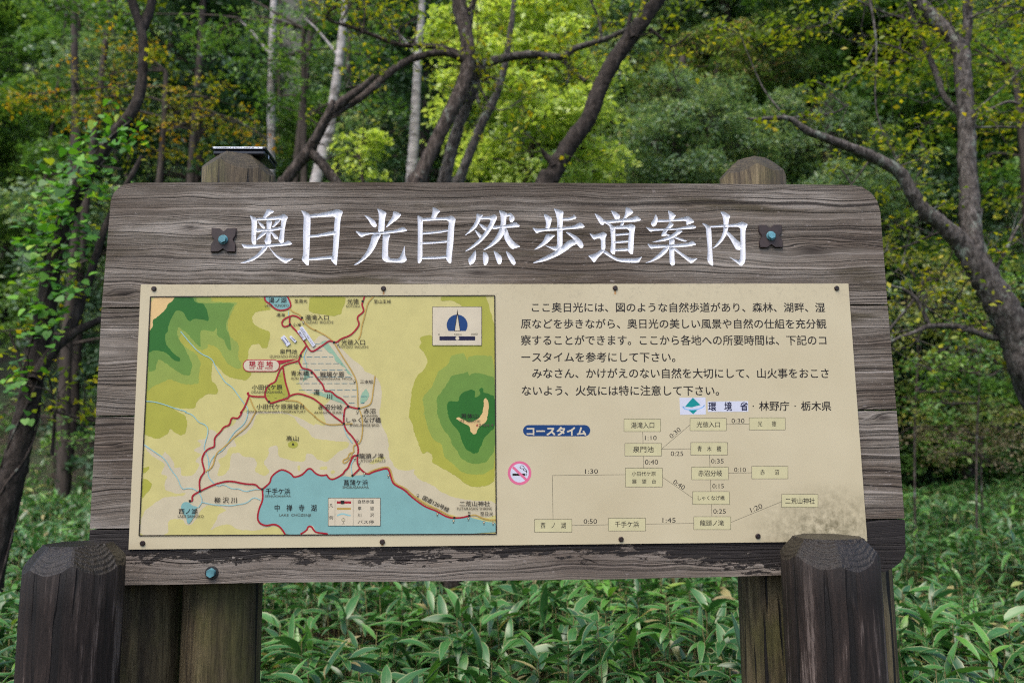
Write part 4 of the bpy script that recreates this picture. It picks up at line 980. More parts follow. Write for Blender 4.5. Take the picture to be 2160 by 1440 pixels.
# --- screws
M_screw = flat("rusty_screw", lin(58, 42, 38), 0.45, 0.4, 0.5, 0.5)
for q in ((325, 609), (809, 608.5), (1297.5, 607.5), (1764.5, 608), (301, 1145), (806.5, 1142), (1310, 1136.5), (1598.5, 1130)):
    cx, cz = bp(*q)
    mb = prism(circ(cx, cz, 5.2 * mm, 16), -0.0035, -0.0001, 0.25)
    prism(circ(cx, cz, 1.8 * mm, 6), -0.0037, -0.0034, 0, mb, 1)
    build("screw", mb, [M_screw, M_black], panel)
M_rs = flat("rust_run", lin(172, 132, 88), 0.6, 0, 0.2, 0.4)
for q, l in (((809, 613), 8), ((1297.5, 612), 9), ((806.5, 1146), 5)):
    rp = Print(1); rp.line([(q[0], q[1]), (q[0] + .3, q[1] + l * .5), (q[0] + .1, q[1] + l)], 4, M_rs); rp.done("rust_stain", panel)
# ============================================================ GROUND
def hz(x, y):
    """height of the forest floor: flat by the sign, then a steep wooded slope"""
    x, y = np.asarray(x, float), np.asarray(y, float)
    t = np.clip(y - (15 + 0.12 * np.abs(x)), 0, None)
    h = 0.92 * t * t / (t + 6)
    return h + 0.10 * np.sin(x * 0.5 + 1) * np.sin(y * 0.37) * np.clip((y - 4) / 6, 0, 1)
kg = NT("forest_floor")
_c = kg.coord()
_n = kg.noise(_c, 1.3, 8, 0.65); _m = kg.noise(_c, 14, 6, 0.7)
kg.base(kg.mix(kg.ramp(_n, [(0.42, (0, 0, 0)), (0.62, (1, 1, 1))]), kg.ramp(_m, [(0.3, (0.011, 0.009, 0.006)), (0.7, (0.042, 0.031, 0.02))]), kg.ramp(_m, [(0.3, (0.012, 0.022, 0.008)), (0.7, (0.04, 0.07, 0.02))])))
kg.rough(0.9); kg.bump(_m, 1.0, 0.08)
gx, gy = np.meshgrid(np.r_[np.linspace(-160, -40, 12, endpoint=False), np.linspace(-40, 40, 90), np.linspace(40, 160, 13)[1:]], np.r_[np.linspace(-80, -5, 8, endpoint=False), np.linspace(-5, 70, 90), np.linspace(70, 130, 10)[1:]])
V = np.c_[gx.ravel(), gy.ravel(), hz(gx, gy).ravel()]
nx, ny = gx.shape[1], gx.shape[0]
i = np.arange(ny - 1)[:, None] * nx; j = np.arange(nx - 1)[None]
F = np.stack([i + j, i + j + 1, i + nx + j + 1, i + nx + j], -1).reshape(-1, 4)
tag(link("ground", np_mesh("ground", V, F, smooth=True), kg.m), kind="structure")

# ============================================================ LEAVES, TREES
def unit(v): return v / (np.linalg.norm(v, axis=-1, keepdims=True) + 1e-9)
def leaf_quads(C, N, size, asp=0.55, rs=rng, axis=None):
    """one pointed, slightly folded leaf per centre"""
    n = len(C)
    a = rs.normal(size=(n, 3)) if axis is None else axis
    a = unit(a - (a * N).sum(1)[:, None] * N)
    b = np.cross(N, a)
    s = np.asarray(size).reshape(-1, 1) if np.ndim(size) else np.full((n, 1), size)
    s = s * rs.uniform(0.7, 1.3, (n, 1))
    fold = N * s * 0.12
    V = np.stack([C - a * s * .5, C + b * s * asp * .5 + fold - a * s * 0.05, C + a * s * .5, C - b * s * asp * .5 + fold - a * s * 0.05], 1).reshape(-1, 3)
    F = np.arange(n * 4).reshape(-1, 4)
    return V, F
def sprays(blobs, density, spray_r, per, flat_=0.10, tilt=0.35, droop=0.25, rs=rng):
    """blobs: (centre, (rx, ry, rz)); returns leaf centres, normals, per-leaf clump value, spray centres"""
    C, N, K, SCn, PB = [], [], [], [], []
    for c_, r_ in blobs:
        c_, r_ = np.array(c_, float), np.array(r_, float)
        ns = max(2, int(density * (3.14 * r_[0] * r_[1] + 4 * r_[0] * r_[2])))
        d = unit(rs.normal(size=(ns, 3))) * (rs.uniform(0.12, 1, (ns, 1)) ** 0.45)
        sc = c_ + d * r_
        nn = unit(np.array([0, 0, 1.0]) + rs.normal(size=(ns, 3)) * tilt + d * 0.35)
        kv = rs.uniform(0, 1, ns)
        rad = spray_r * rs.uniform(0.6, 1.3, ns)
        for q in range(ns):
            m = max(3, int(per * rs.uniform(0.6, 1.3)))
            t = unit(np.cross(nn[q], rs.normal(size=3))); u = np.cross(nn[q], t)
            rr = np.sqrt(rs.uniform(0, 1, m)) * rad[q]; ph = rs.uniform(0, 6.283, m)
            p = sc[q] + (rr * np.cos(ph))[:, None] * t + (rr * 0.75 * np.sin(ph))[:, None] * u + rs.normal(size=(m, 1)) * flat_ * rad[q] * nn[q]
            p[:, 2] -= droop * rr * rr / rad[q]
            C.append(p); N.append(unit(nn[q] + rs.normal(size=(m, 3)) * 0.45)); K.append(np.clip(0.55 * kv[q] + 0.45 * rs.uniform(0, 1, m), 0, 1))
        SCn.append(sc); PB.append(np.repeat(c_[None], ns, 0))
    return np.concatenate(C), np.concatenate(N), np.concatenate(K), np.concatenate(SCn), np.concatenate(PB)
def smooth_path(P, R, n=4, wob=0.0, rs=rng):
    P, R = np.asarray(P, float), np.asarray(R, float)
    out, ro = [], []
    Q = np.vstack([2 * P[0] - P[1], P, 2 * P[-1] - P[-2]])
    for k in range(len(P) - 1):
        p0, p1, p2, p3 = Q[k:k + 4]
        for t in np.linspace(0, 1, n, endpoint=False):
            out.append(0.5 * (2 * p1 + (p2 - p0) * t + (2 * p0 - 5 * p1 + 4 * p2 - p3) * t * t + (3 * p1 - p0 - 3 * p2 + p3) * t ** 3)); ro.append(R[k] * (1 - t) + R[k + 1] * t)
    out.append(P[-1]); ro.append(R[-1])
    out, ro = np.array(out), np.array(ro)
    if wob: out[1:-1] += rs.normal(size=(len(out) - 2, 3)) * wob * ro[1:-1, None]
    return out, ro
def limb(mb, P, R, seg=10, n=5, wob=0.05, knob=0.045, rs=rng):
    if seg >= 10:                                        # rough bark: many rings, each vertex a little in or out
        P, R = smooth_path(P, R, 12, 0, rs)
        lump = np.interp(np.arange(len(R)), np.arange(0, len(R) + 6, 6), rs.normal(size=len(np.arange(0, len(R) + 6, 6)))) * knob
        P = P + np.stack([np.interp(np.arange(len(R)), np.arange(0, len(R) + 8, 8), rs.normal(size=len(np.arange(0, len(R) + 8, 8)))) for _ in range(3)], -1) * (wob * R)[:, None]
        mb.tube(P, R * (1 + lump), seg + 8, rough=0.055, rs=rs)
        return
    P, R = smooth_path(P, R, n, wob, rs)
    mb.tube(P, R * (1 + rs.normal(size=len(R)) * knob), seg)
def fine_twigs(mb, P, R, n, rs, L0=0.38):
    tips = []
    P2, R2 = smooth_path(P, R, 5)
    ok = np.where(R2 < 0.05)[0]
    if len(ok) < 3: return np.zeros((0, 3))
    for _ in range(n):
        i = rs.choice(ok); a = P2[i]
        d = unit(rs.normal(size=3) * np.array([1, 0.7, 0.8]) + np.array([0, -0.1, 0.35])); L = L0 * rs.uniform(0.35, 1.3)
        r = min(R2[i] * 0.5, 0.0045); b = a + d * L
        m1 = a + d * L * .35 + rs.normal(size=3) * L * .08; m2 = a + d * L * .7 + rs.normal(size=3) * L * .10
        mb.tube(*smooth_path([a, m1, m2, b], [r, r * .75, r * .55, r * .25], 2), 4)
        for q in range(rs.integers(1, 4)):
            o = (m1, m2)[q % 2]; e = o + unit(d + rs.normal(size=3) * 0.8) * L * rs.uniform(.25, .55)
            mb.tube(*smooth_path([o, (o + e) / 2 + rs.normal(size=3) * L * .04, e], [r * .55, r * .4, r * .2], 2), 4)
            for t in rs.uniform(0.3, 1.05, 3): tips.append(o + (e - o) * t + rs.normal(size=3) * 0.02)
        for t in rs.uniform(0.4, 1.05, 3): tips.append(m1 + (b - m1) * t + rs.normal(size=3) * 0.02)
    return np.array(tips)
def twig(mb, a, b, r0, r1, rs=rng, sag=0.1):
    L = np.linalg.norm(b - a)
    m = (a + b) / 2 + rs.normal(size=3) * L * 0.10 + np.array([0, 0, sag * L * 0.4])
    P, R = smooth_path([a, m, b], [r0, (r0 + r1) / 2, r1], 3)
    mb.tube(P, R, 5)
def bark(name, stops, scale=(30, 30, 8), lich=None, lthr=0.6, bump=0.8, dist=0.01):
    k = NT(name); co = k.coord()
    g = k.noise(k.mapping(co, scale), 1.0, 6, 0.65)
    colr = k.ramp(g, stops)
    if lich is not None:
        m = k.ramp(k.noise(k.mapping(co, (11, 11, 7)), 1.0, 6, 0.7), [(lthr, (0, 0, 0)), (lthr + 0.07, (0.9, 0.9, 0.9))])
        colr = k.mix(m, colr, lich)
    k.base(colr); k.rough(0.85); k.p.inputs['Specular IOR Level'].default_value = 0.2
    k.bump(g, bump, dist)
    return k.m
B_dark = bark("dark_bark", [(0.3, (0.008, 0.006, 0.005)), (0.55, (0.030, 0.023, 0.019)), (0.75, (0.075, 0.062, 0.054))], (34, 34, 10), (0.12, 0.12, 0.10), 0.66, 1.0, 0.02)
B_brown = bark("brown_bark", [(0.32, (0.010, 0.008, 0.006)), (0.52, (0.055, 0.042, 0.035)), (0.72, (0.14, 0.115, 0.10))], (40, 40, 13), (0.17, 0.18, 0.155), 0.6, 1.0, 0.02)
B_lich = bark("lichen_grey_bark", [(0.32, (0.012, 0.010, 0.009)), (0.5, (0.065, 0.056, 0.05)), (0.72, (0.16, 0.145, 0.135))], (42, 42, 16), (0.19, 0.215, 0.18), 0.57, 1.0, 0.02)
B_birch = bark("white_birch_bark", [(0.32, (0.05, 0.045, 0.04)), (0.42, (0.24, 0.22, 0.21)), (0.7, (0.46, 0.43, 0.42))], (3, 3, 16), (0.10, 0.09, 0.08), 0.58, 0.4, 0.01)
B_far = bark("forest_bark", [(0.3, (0.016, 0.012, 0.010)), (0.7, (0.075, 0.06, 0.05))], (12, 12, 3), None)
L_lime = leaf_mat("lime_leaves_sunlit_tint", [(0.0, (0.22, 0.34, 0.05)), (0.3, (0.42, 0.56, 0.11)), (0.75, (0.58, 0.70, 0.20)), (1.0, (0.70, 0.75, 0.32))], 0.55, 0.32, 0.6)  # sunlit look put into the colour: stops paler than the leaves themselves
L_ygreen = leaf_mat("yellow_green_leaves", [(0.0, (0.059, 0.112, 0.013)), (0.5, (0.170, 0.249, 0.019)), (0.86, (0.393, 0.393, 0.027)), (1.0, (0.546, 0.432, 0.020))], 0.56)
L_autumn = leaf_mat("autumn_leaves", [(0.0, (0.044, 0.097, 0.014)), (0.38, (0.132, 0.194, 0.016)), (0.62, (0.317, 0.282, 0.014)), (0.85, (0.458, 0.264, 0.010)), (1.0, (0.458, 0.150, 0.014))], 0.56)
L_maple = leaf_mat("blue_green_maple_leaves", [(0.0, (0.045, 0.095, 0.050)), (0.45, (0.13, 0.23, 0.12)), (0.8, (0.26, 0.36, 0.21)), (0.94, (0.36, 0.38, 0.22)), (1.0, (0.44, 0.30, 0.19))], 0.46, 0.36, 0.5)
L_pink = leaf_mat("turning_maple_leaves", [(0.0, (0.05, 0.12, 0.04)), (0.5, (0.12, 0.20, 0.06)), (0.8, (0.24, 0.24, 0.10)), (0.93, (0.42, 0.26, 0.16)), (1.0, (0.46, 0.22, 0.14))], 0.52)
L_olive = leaf_mat("pale_olive_leaves", [(0.0, (0.09, 0.12, 0.04)), (0.5, (0.20, 0.25, 0.07)), (0.85, (0.36, 0.36, 0.10)), (1.0, (0.46, 0.34, 0.12))], 0.5)
L_thick = leaf_mat("dry_thicket_leaves", [(0.0, (0.10, 0.08, 0.05)), (0.6, (0.22, 0.18, 0.10)), (1.0, (0.28, 0.28, 0.10))], 0.3)
L_green = leaf_mat("green_leaves", [(0.0, (0.038, 0.096, 0.023)), (0.6, (0.106, 0.230, 0.048)), (1.0, (0.250, 0.384, 0.077))], 0.46)
L_conif = leaf_mat("conifer_sprays", [(0.0, (0.017, 0.044, 0.020)), (0.6, (0.044, 0.105, 0.048)), (1.0, (0.093, 0.187, 0.076))], 0.18, 0.55)
L_vine = leaf_mat("vine_leaves", [(0.0, (0.021, 0.084, 0.014)), (0.5, (0.070, 0.224, 0.022)), (0.9, (0.168, 0.392, 0.035)), (1.0, (0.392, 0.448, 0.042))], 0.42, 0.5)

def px_path(spec, Y0, Y1=None):
    """'x,y,w x,y,w' photo pixels with widths -> 3-D points and radii at depth Y0..Y1"""
    P, R = [], []
    it = [tuple(map(float, t.split(','))) for t in spec.split()]
    for k, (x, y, w_) in enumerate(it):
        Y = Y0 + ((Y1 if Y1 is not None else Y0) - Y0) * k / max(1, len(it) - 1)
        P.append(at(x, y, Y)); R.append(w_ / 2 * ppm(x, y, Y))
    return np.array(P), np.array(R)
def tree(name, label, base, limbs, mat_bark, crown=None, mat_leaf=None, leaf=0.07, dens=10, spray_r=0.3, per=26, tilt=0.35, droop=0.25, asp=0.55, group=None, cat="tree", seed=1, twigs=True, tw=0.006, seg=10, ftw=0):
    """one tree: an Empty at its foot > trunk (with limbs and twigs), crown"""
    rs = np.random.default_rng(seed)
    base = np.array(base, float)
    root = empty(name, tuple(base))
    tag(root, label, cat, group)
    mb = MB()
    pts_all, tips = [], [np.zeros((0, 3))]
    for P, R in limbs:
        limb(mb, P - base, R, seg, rs=rs)
        if ftw: tips.append(fine_twigs(mb, P - base, R, ftw, rs))
        pts_all.append(smooth_path(P, R, 4)[0])
    pts_all = np.concatenate(pts_all) if pts_all else base[None]
    if crown:
        C, N, K, sc, pb = sprays(crown, dens, spray_r, per, tilt=tilt, droop=droop, rs=rs)
        tp = np.concatenate(tips) + base
        if len(tp):
            C = np.concatenate([C, tp]); N = np.concatenate([N, unit(np.array([0, 0, 0.8]) + rs.normal(size=tp.shape) * 0.6)]); K = np.r_[K, rs.uniform(0.2, 1, len(tp))]
        V, F = leaf_quads(C - base, N, leaf, asp, rs)
        cr = link("crown", np_mesh("crown", V, F, K), mat_leaf, root)
        if twigs:
            for c_ in {tuple(np.round(p, 4)) for p in pb}:
                c_ = np.array(c_); q = pts_all[np.argmin(((pts_all - c_) ** 2).sum(1))]
                twig(mb, q - base, c_ - base, tw * 2.2, tw * 1.1, rs)
            for s_, p_ in zip(sc, pb):
                if rs.random() < 0.6: twig(mb, p_ + (s_ - p_) * 0.1 - base, s_ - base, tw * 0.8, tw * 0.3, rs)
    build("trunk", mb, mat_bark, root, True)
    return root
def foot(P, R, drop=True):
    """carry the lowest traced point of a trunk down to the ground"""
    d = P[0] - P[1]; d = d / (abs(d[2]) + 1e-6)
    z0 = float(hz(P[0][0], P[0][1])) - 0.1
    h = P[0][2] - z0
    if h > 0.1:
        b = P[0] + np.array([d[0] * h * 0.45, d[1] * h * 0.3, -h]); m_ = P[0] + np.array([d[0] * h * 0.33, d[1] * h * 0.2, -h * 0.5])
        P = np.vstack([b, m_, P]); R = np.r_[R[0] * 1.45, R[0] * 1.15, R]
    return P, R
def blob(px, py, Y, rpx, rz=None, ry=None):
    s = ppm(px, py, Y)
    return (at(px, py, Y), (rpx * s, (ry if ry else rpx) * s, (rz if rz else rpx) * s))

# ---- the leaning tree with the vine, left
Y = 4.6
tP, tR = px_path("10,1060,60 38,960,54 62,850,48 85,720,44 112,560,40 150,430,36 196,352,33 236,290,30 275,240,27 295,198,25 302,130,23 300,70,22 284,20,20 262,-60,18 250,-160,15", Y, Y + 0.4)
tP, tR = foot(tP, tR * 0.84)
br = [(tP, tR), px_path("300,60,20 318,15,16 330,-60,12 350,-150,9", Y + .35, Y + .5), px_path("72,800,24 110,745,22 150,690,20 185,600,16 215,500,15 240,440,12 300,330,9", Y, Y + 0.6), px_path("75,790,22 130,720,20 215,672,14 300,640,11 380,600,8", Y, Y + .5),
      px_path("95,860,6 160,880,6 210,890,4", Y + .1), px_path("62,850,8 40,760,6 20,700,4", Y), px_path("110,960,7 115,860,5 100,780,3", Y + .1)]
vt = tree("leaning_tree", "dark leaning tree wound with a bright green vine at the far left", tP[0], br, B_dark, [blob(230, -120, Y + .3, 150, 90)], L_ygreen, 0.05, 30, 0.2, 22, seed=31, tw=0.004, seg=14, ftw=6)
# the vine
rs = np.random.default_rng(5)
sp = smooth_path(tP, tR, 8)[0]; sr = smooth_path(tP, tR, 8)[1]
vine = empty("climbing_vine", tuple(tP[0])); tag(vine, "bright green heart-leaved vine climbing the leaning tree on the left", "vine")
mb = MB()
for q in range(3):
    sel = np.arange(4, int(len(sp) * 0.62))
    a = q * 2.1 + sel * 0.16
    off = np.stack([np.cos(a), np.sin(a), 0 * a], -1) * (sr[sel] * 1.08)[:, None]
    mb.tube(sp[sel] + off - tP[0], np.full(len(sel), 0.006), 5)
build("vine_stem", mb, B_brown, vine, True)
HEART = np.array([(0, 0), (.22, -.10), (.46, .04), (.52, .30), (.36, .62), (0, 1.0), (-.36, .62), (-.52, .30), (-.46, .04), (-.22, -.10)])
def shaped_leaves(C, N, size, shape, rs, fold=0.18, hang=0.6):
    n, k = len(C), len(shape)
    a = unit(rs.normal(size=(n, 3)) * 0.7 + np.array([0, -0.15, -hang])); a = unit(a - (a * N).sum(1)[:, None] * N); b = np.cross(N, a)
    s = (np.asarray(size) * np.ones(n))[:, None, None] * rs.uniform(0.6, 1.25, (n, 1, 1))
    V = C[:, None] + a[:, None] * s * shape[None, :, 1:2] + b[:, None] * s * shape[None, :, 0:1] + N[:, None] * s * (np.abs(shape[None, :, 0:1]) * fold - shape[None, :, 1:2] ** 2 * 0.12)
    return V.reshape(-1, 3), np.arange(n * k).reshape(-1, k)
Cs = []
for (px, py, sx, sy, n) in ((255, 250, 38, 40, 22), (262, 292, 36, 30, 26), (195, 300, 42, 34, 40), (170, 345, 46, 30, 60), (120, 400, 46, 36, 80), (210, 390, 44, 34, 50), (95, 450, 38, 34, 80), (150, 470, 44, 40, 60), (80, 510, 44, 26, 60), (140, 540, 40, 34, 50), (75, 580, 34, 30, 42), (140, 610, 32, 34, 40), (70, 650, 26, 26, 26), (105, 690, 28, 26, 24), (60, 700, 24, 22, 20), (50, 760, 24, 24, 14), (75, 790, 22, 20, 10), (25, 800, 22, 14, 12), (45, 830, 24, 20, 10), (50, 880, 20, 26, 8)):
    for _ in range(int(n * 1.0)):
        x, y = px + rs.normal() * sx * .68, py + rs.normal() * sy * .72
        Cs.append(at(x, y, Y + rs.normal() * 0.16 - 0.02))
Cs = np.array(Cs)
Nn = unit(np.array([0, -0.35, 0.9]) + rs.normal(size=(len(Cs), 3)) * 0.42)
V, F = shaped_leaves(Cs - tP[0], Nn, 0.047, HEART, rs)
link("vine_leaves", np_mesh("vine_leaves", V, F, rs.uniform(0, 1, len(F))), L_vine, vine)

# ---- trees right behind the board
def trunk(spec, Y0, Y1=None): return foot(*px_path(spec, Y0, Y1))
Y = 6.2
P, R = trunk("865,420,34 880,385,32 915,310,31 950,238,30 975,185,30 986,130,29 985,80,28 972,25,32 966,-40,26 975,-140,22", Y, Y + .4)
br = [(P, R), px_path("985,128,18 935,112,15 870,125,15 820,155,15 775,195,15 735,222,15 700,245,14", Y + .2, Y - .2), px_path("984,120,14 925,100,12 850,96,10 800,80,9 755,62,8 700,45,6 690,28,5 720,10,4", Y + .2, Y), px_path("845,96,5 842,60,4", Y), px_path("765,70,5 770,20,4 760,-20,3", Y), px_path("720,45,4 745,0,3", Y),
      px_path("800,160,7 760,180,5 730,185,3", Y), px_path("980,30,8 995,10,7 1000,-30,5", Y + .3)]
tree("forked_tree", "dark brown tree with a forked trunk and thin side branches behind the board's middle", P[0], br, B_brown, [blob(940, -70, Y, 190, 120), blob(760, -20, Y, 130, 60), blob(880, 40, Y, 60, 30)], L_ygreen, 0.046, 9, 0.25, 16, seed=41, tw=0.004, ftw=11)
Y = 6.6
P, R = trunk("925,420,28 937,385,27 958,295,26 985,220,25 1005,165,24 1018,138,24", Y)
br = [(P, R), px_path("1018,138,20 1060,124,17 1120,116,15 1182,120,14 1215,102,13 1262,88,12 1310,68,10 1340,45,8 1370,-20,6", Y, Y - .3), px_path("1185,121,9 1205,145,8 1235,172,7", Y, Y - .1), px_path("1205,145,4 1195,180,3", Y - .1), px_path("1012,150,20 1000,125,16 990,60,12 1010,-40,9 1030,-140,7", Y), px_path("1008,170,7 1035,165,5 1055,170,3", Y), px_path("1012,185,4 1035,222,4 1062,232,3 1110,205,2", Y - .1), px_path("1270,86,6 1262,40,5 1240,-10,4", Y - .2)]
tree("lichen_tree", "pale lichen spotted tree with a long branch reaching right behind the board", P[0], br, B_lich, [blob(1260, -40, Y, 120, 60), blob(1380, 10, Y - .3, 60, 30)], L_ygreen, 0.05, 12, 0.25, 16, seed=42, tw=0.004, ftw=11)
Y = 7.2
P, R = trunk("955,420,22 967,385,21 1000,300,19 1025,245,18 1045,205,17 1062,150,15 1075,80,12 1085,0,10 1095,-120,8", Y)
tree("slender_tree", "slender grey tree leaning right beside the lichen spotted trunk", P[0], [(P, R), px_path("1028,240,9 1010,215,7 1005,180,5", Y)], B_lich, [blob(1090, -140, Y, 120, 60)], L_lime, 0.06, 9, 0.25, 18, seed=43)
Y = 5.4
P, R = trunk("1140,420,38 1158,382,37 1180,340,37 1205,298,36 1238,255,34 1258,205,33 1275,165,33 1300,120,32 1330,80,30 1362,38,29 1395,-10,27 1430,-90,24 1450,-180,20", Y, Y + .3)
br = [(P, R), px_path("1168,350,16 1158,336,14 1146,322,9 1143,316,7", Y), px_path("1335,78,12 1326,55,9 1330,30,7", Y + .1), px_path("1370,60,7 1400,85,5 1420,98,4 1460,70,3", Y + .2), px_path("1415,98,3 1418,140,2.5 1430,185,2", Y + .2)]
tree("dark_tree", "thick dark tree leaning to the right above the board's middle", P[0], br, B_dark, [blob(1470, -150, Y, 170, 80)], L_ygreen, 0.05, 14, 0.22, 18, seed=44, tw=0.004, seg=14, ftw=4)
Y = 6.0
P, R = trunk("585,430,24 603,382,23 628,348,24 652,318,24 668,290,22 690,250,20 718,218,18 760,188,14 790,160,10", Y)
br = [(P, R), px_path("658,322,20 682,348,20 705,378,20 720,400,20 760,460,18", Y), px_path("662,300,14 680,262,14 697,228,12 702,212,9", Y - .1)]
tree("crooked_tree", "low crooked dead tree with crossing stems above the left post", P[0], br, B_brown, None, seed=45, ftw=5)
# ---- birches
for k_, (sp_, lab, Y, sd_) in enumerate((("572,380,17 572,320,16 572,200,15 573,120,14 576,40,13 580,-60,11", "straight birch trunk just right of the left support post", 11, 51), ("680,330,24 690,300,22 703,220,20 715,140,18 722,70,16 732,-20,14 745,-140,11", "white birch trunk rising behind the crooked tree", 9.5, 52),
                                     ("866,390,22 870,340,21 876,240,19 880,160,17 884,90,15 890,0,13 895,-120,10", "white birch trunk nearest the middle of the picture", 10.5, 53))):
    P, R = trunk(sp_, Y)
    tree("birch", lab, P[0], [(P, R), px_path("%f,%f,6 %f,%f,5 %f,%f,3" % (float(sp_.split()[3].split(',')[0]), 120, float(sp_.split()[3].split(',')[0]) - 40, 70, float(sp_.split()[3].split(',')[0]) - 70, 40), Y)], B_birch,
         [blob(P[-1][0] * 0 + float(sp_.split()[-1].split(',')[0]), -140, Y, 150, 110)], L_ygreen, 0.06, 8, 0.3, 18, seed=sd_, group="white birches behind the board")
# ---- right-hand lichen tree: trunk and big limb
Y = 5.0
mP, mR = px_path("2300,1040,96 2250,920,90 2190,810,82 2152,725,74 2112,645,66 2068,572,56 2030,515,46 1990,478,36 1952,445,32 1925,410,30 1895,362,28 1835,328,25 1765,300,21 1705,278,17 1662,250,12 1600,252,8 1575,250,4", Y, Y - .3)
mP, mR = foot(mP, mR * 0.9)
br = [(mP, mR), px_path("2050,545,44 2048,500,42 2044,440,38 2041,370,36 2039,290,35 2036,220,34 2030,160,34 2026,110,34 2010,82,30 1985,55,26 1958,25,24 1925,-15,22 1890,-80,18", Y - .1, Y + .2), px_path("2034,110,20 2040,60,19 2042,0,18 2046,-90,14", Y + .1), px_path("2030,245,12 1992,205,11 1978,165,12 1962,125,11 1938,75,10 1925,30,8 1905,-30,6", Y + .1, Y + .3),
      px_path("1905,365,3 1850,240,3 1848,90,4 1835,0,6 1830,-40,6", Y, Y + .1), px_path("1850,88,4 1820,140,3 1780,185,2", Y + .1), px_path("1850,88,4 1900,105,3 1945,130,2", Y + .1), px_path("1985,60,4 1860,25,4 1790,-10,5", Y + .2),
      px_path("2124,700,24 2138,760,24 2165,840,30 2240,960,36", Y + .1), px_path("2122,716,15 2085,710,13 2050,698,12 2010,688,12 1960,688,11 1930,700,8 1890,715,6 1850,740,4", Y, Y - .2), px_path("1962,688,8 1945,655,9 1930,628,8 1905,610,6 1872,598,5 1840,560,3", Y - .1), px_path("1930,628,4 1905,660,5 1880,690,5 1860,720,4", Y - .1),
      px_path("1985,488,5 1945,505,5 1910,520,4 1870,528,4", Y), px_path("1912,520,3 1900,560,3 1880,580,2", Y), px_path("1940,640,2.5 1990,570,2.5 2012,525,2", Y), px_path("2005,690,3 2030,610,3 2045,585,3", Y), px_path("2060,700,3 2020,650,2.5 1985,625,2", Y), px_path("1935,628,2.5 1985,615,2.5 2030,622,2", Y),
      px_path("2098,575,8 2120,530,7 2140,490,6 2165,450,4", Y), px_path("2090,560,12 2070,510,11 2065,470,10 2070,440,8", Y), px_path("1840,330,4 1760,440,2 1740,470,2", Y), px_path("1660,250,4 1700,245,5 1760,238,4 1790,220,3", Y), px_path("2045,270,5 2110,268,4 2170,270,3", Y), px_path("2040,40,4 2110,15,3 2180,20,2", Y), px_path("2050,240,4 2120,180,3 2180,120,3", Y), px_path("2055,250,5 2130,215,6 2180,245,7", Y)]
tree("lichen_covered_tree", "grey lichen covered tree leaning in from the right edge with an upright stem", mP[0], br, B_lich,
     [blob(1740, 180, Y, 45, 30), blob(1720, 210, Y, 30, 20), blob(1830, 150, Y, 55, 25), blob(1900, 90, Y + .2, 80, 30), blob(1700, 60, Y + .2, 110, 30), blob(1560, 70, Y + .2, 70, 30), blob(2100, 60, Y + .3, 80, 50), blob(2090, 170, Y + .2, 70, 40), blob(1960, 260, Y + .2, 60, 25), blob(1840, 290, Y, 60, 22), blob(1760, 350, Y, 40, 20), blob(1930, 330, Y, 60, 25), blob(1900, 400, Y + .1, 60, 22), blob(1960, 440, Y + .1, 50, 22), blob(2110, 240, Y, 50, 20)],
     L_ygreen, 0.042, 55, 0.11, 10, seed=61, tw=0.003, seg=14, ftw=6)
# ---- colour trees of the middle distance
def mid(name, label, spec, Y, blobs, mat, leaf, dens, sr, per, seed, bk=B_far, **kw):
    P, R = trunk(spec, Y)
    return tree(name, label, P[0], [(P, R)], bk, blobs, mat, leaf, dens, sr, per, seed=seed, tw=0.008, **kw)
Y = 9.0
mid("lime_tree", "bright lime green tree glowing behind the board's middle", "1110,420,16 1120,330,15 1130,200,14 1120,60,12 1110,-120,9", Y,
    [blob(1080, 40, Y, 130, 60), blob(1150, 130, Y - .2, 120, 45), blob(1060, 200, Y + .3, 90, 40), blob(1150, 240, Y - .4, 110, 40), blob(1250, 230, Y, 60, 35), blob(1220, 305, Y, 60, 30), blob(1060, 300, Y + .2, 70, 35), blob(1000, 340, Y, 60, 30), blob(1110, 360, Y, 90, 25), blob(1280, 140, Y, 40, 30), blob(960, 60, Y + .4, 60, 60), blob(1180, -60, Y, 160, 60), blob(1290, 330, Y, 40, 30), blob(1240, 360, Y, 50, 20), blob(1000, 150, Y + .5, 90, 60), blob(980, 240, Y + .5, 80, 50), blob(1130, 0, Y + .4, 120, 50), blob(1200, 180, Y + .5, 90, 60), blob(1020, 100, Y - .6, 70, 26), blob(1100, 170, Y - .7, 70, 24), blob(1180, 70, Y - .6, 70, 26), blob(1210, 200, Y - .7, 60, 22), blob(1060, 20, Y - .5, 70, 26)], L_lime, 0.085, 22, 0.26, 30, 71, droop=0.55, tilt=0.45)
Y = 9.6
mid("young_maple", "small yellow green sapling beside the crooked tree", "770,440,8 765,380,7 755,310,6", Y, [blob(770, 290, Y, 55, 22), blob(740, 330, Y, 50, 20), blob(800, 300, Y, 30, 14), blob(760, 360, Y, 50, 18)], L_lime, 0.075, 26, 0.2, 20, 72, cat="tree")
Y = 10.0
mid("autumn_tree", "orange and yellow leaved tree spreading behind the board's left corner", "330,520,14 335,400,13 345,280,12 350,150,9", Y,
    [blob(190, 170, Y, 110, 40), blob(120, 215, Y, 100, 35), blob(290, 130, Y, 100, 40), blob(360, 230, Y, 110, 35), blob(450, 210, Y, 90, 35), blob(500, 260, Y, 80, 30), blob(420, 280, Y, 100, 30), blob(250, 100, Y, 80, 30), blob(60, 200, Y, 80, 30), blob(560, 290, Y, 50, 25), blob(330, 320, Y, 80, 26), blob(210, 240, Y, 90, 26)], L_autumn, 0.055, 9, 0.28, 20, 73)
Y = 12.0
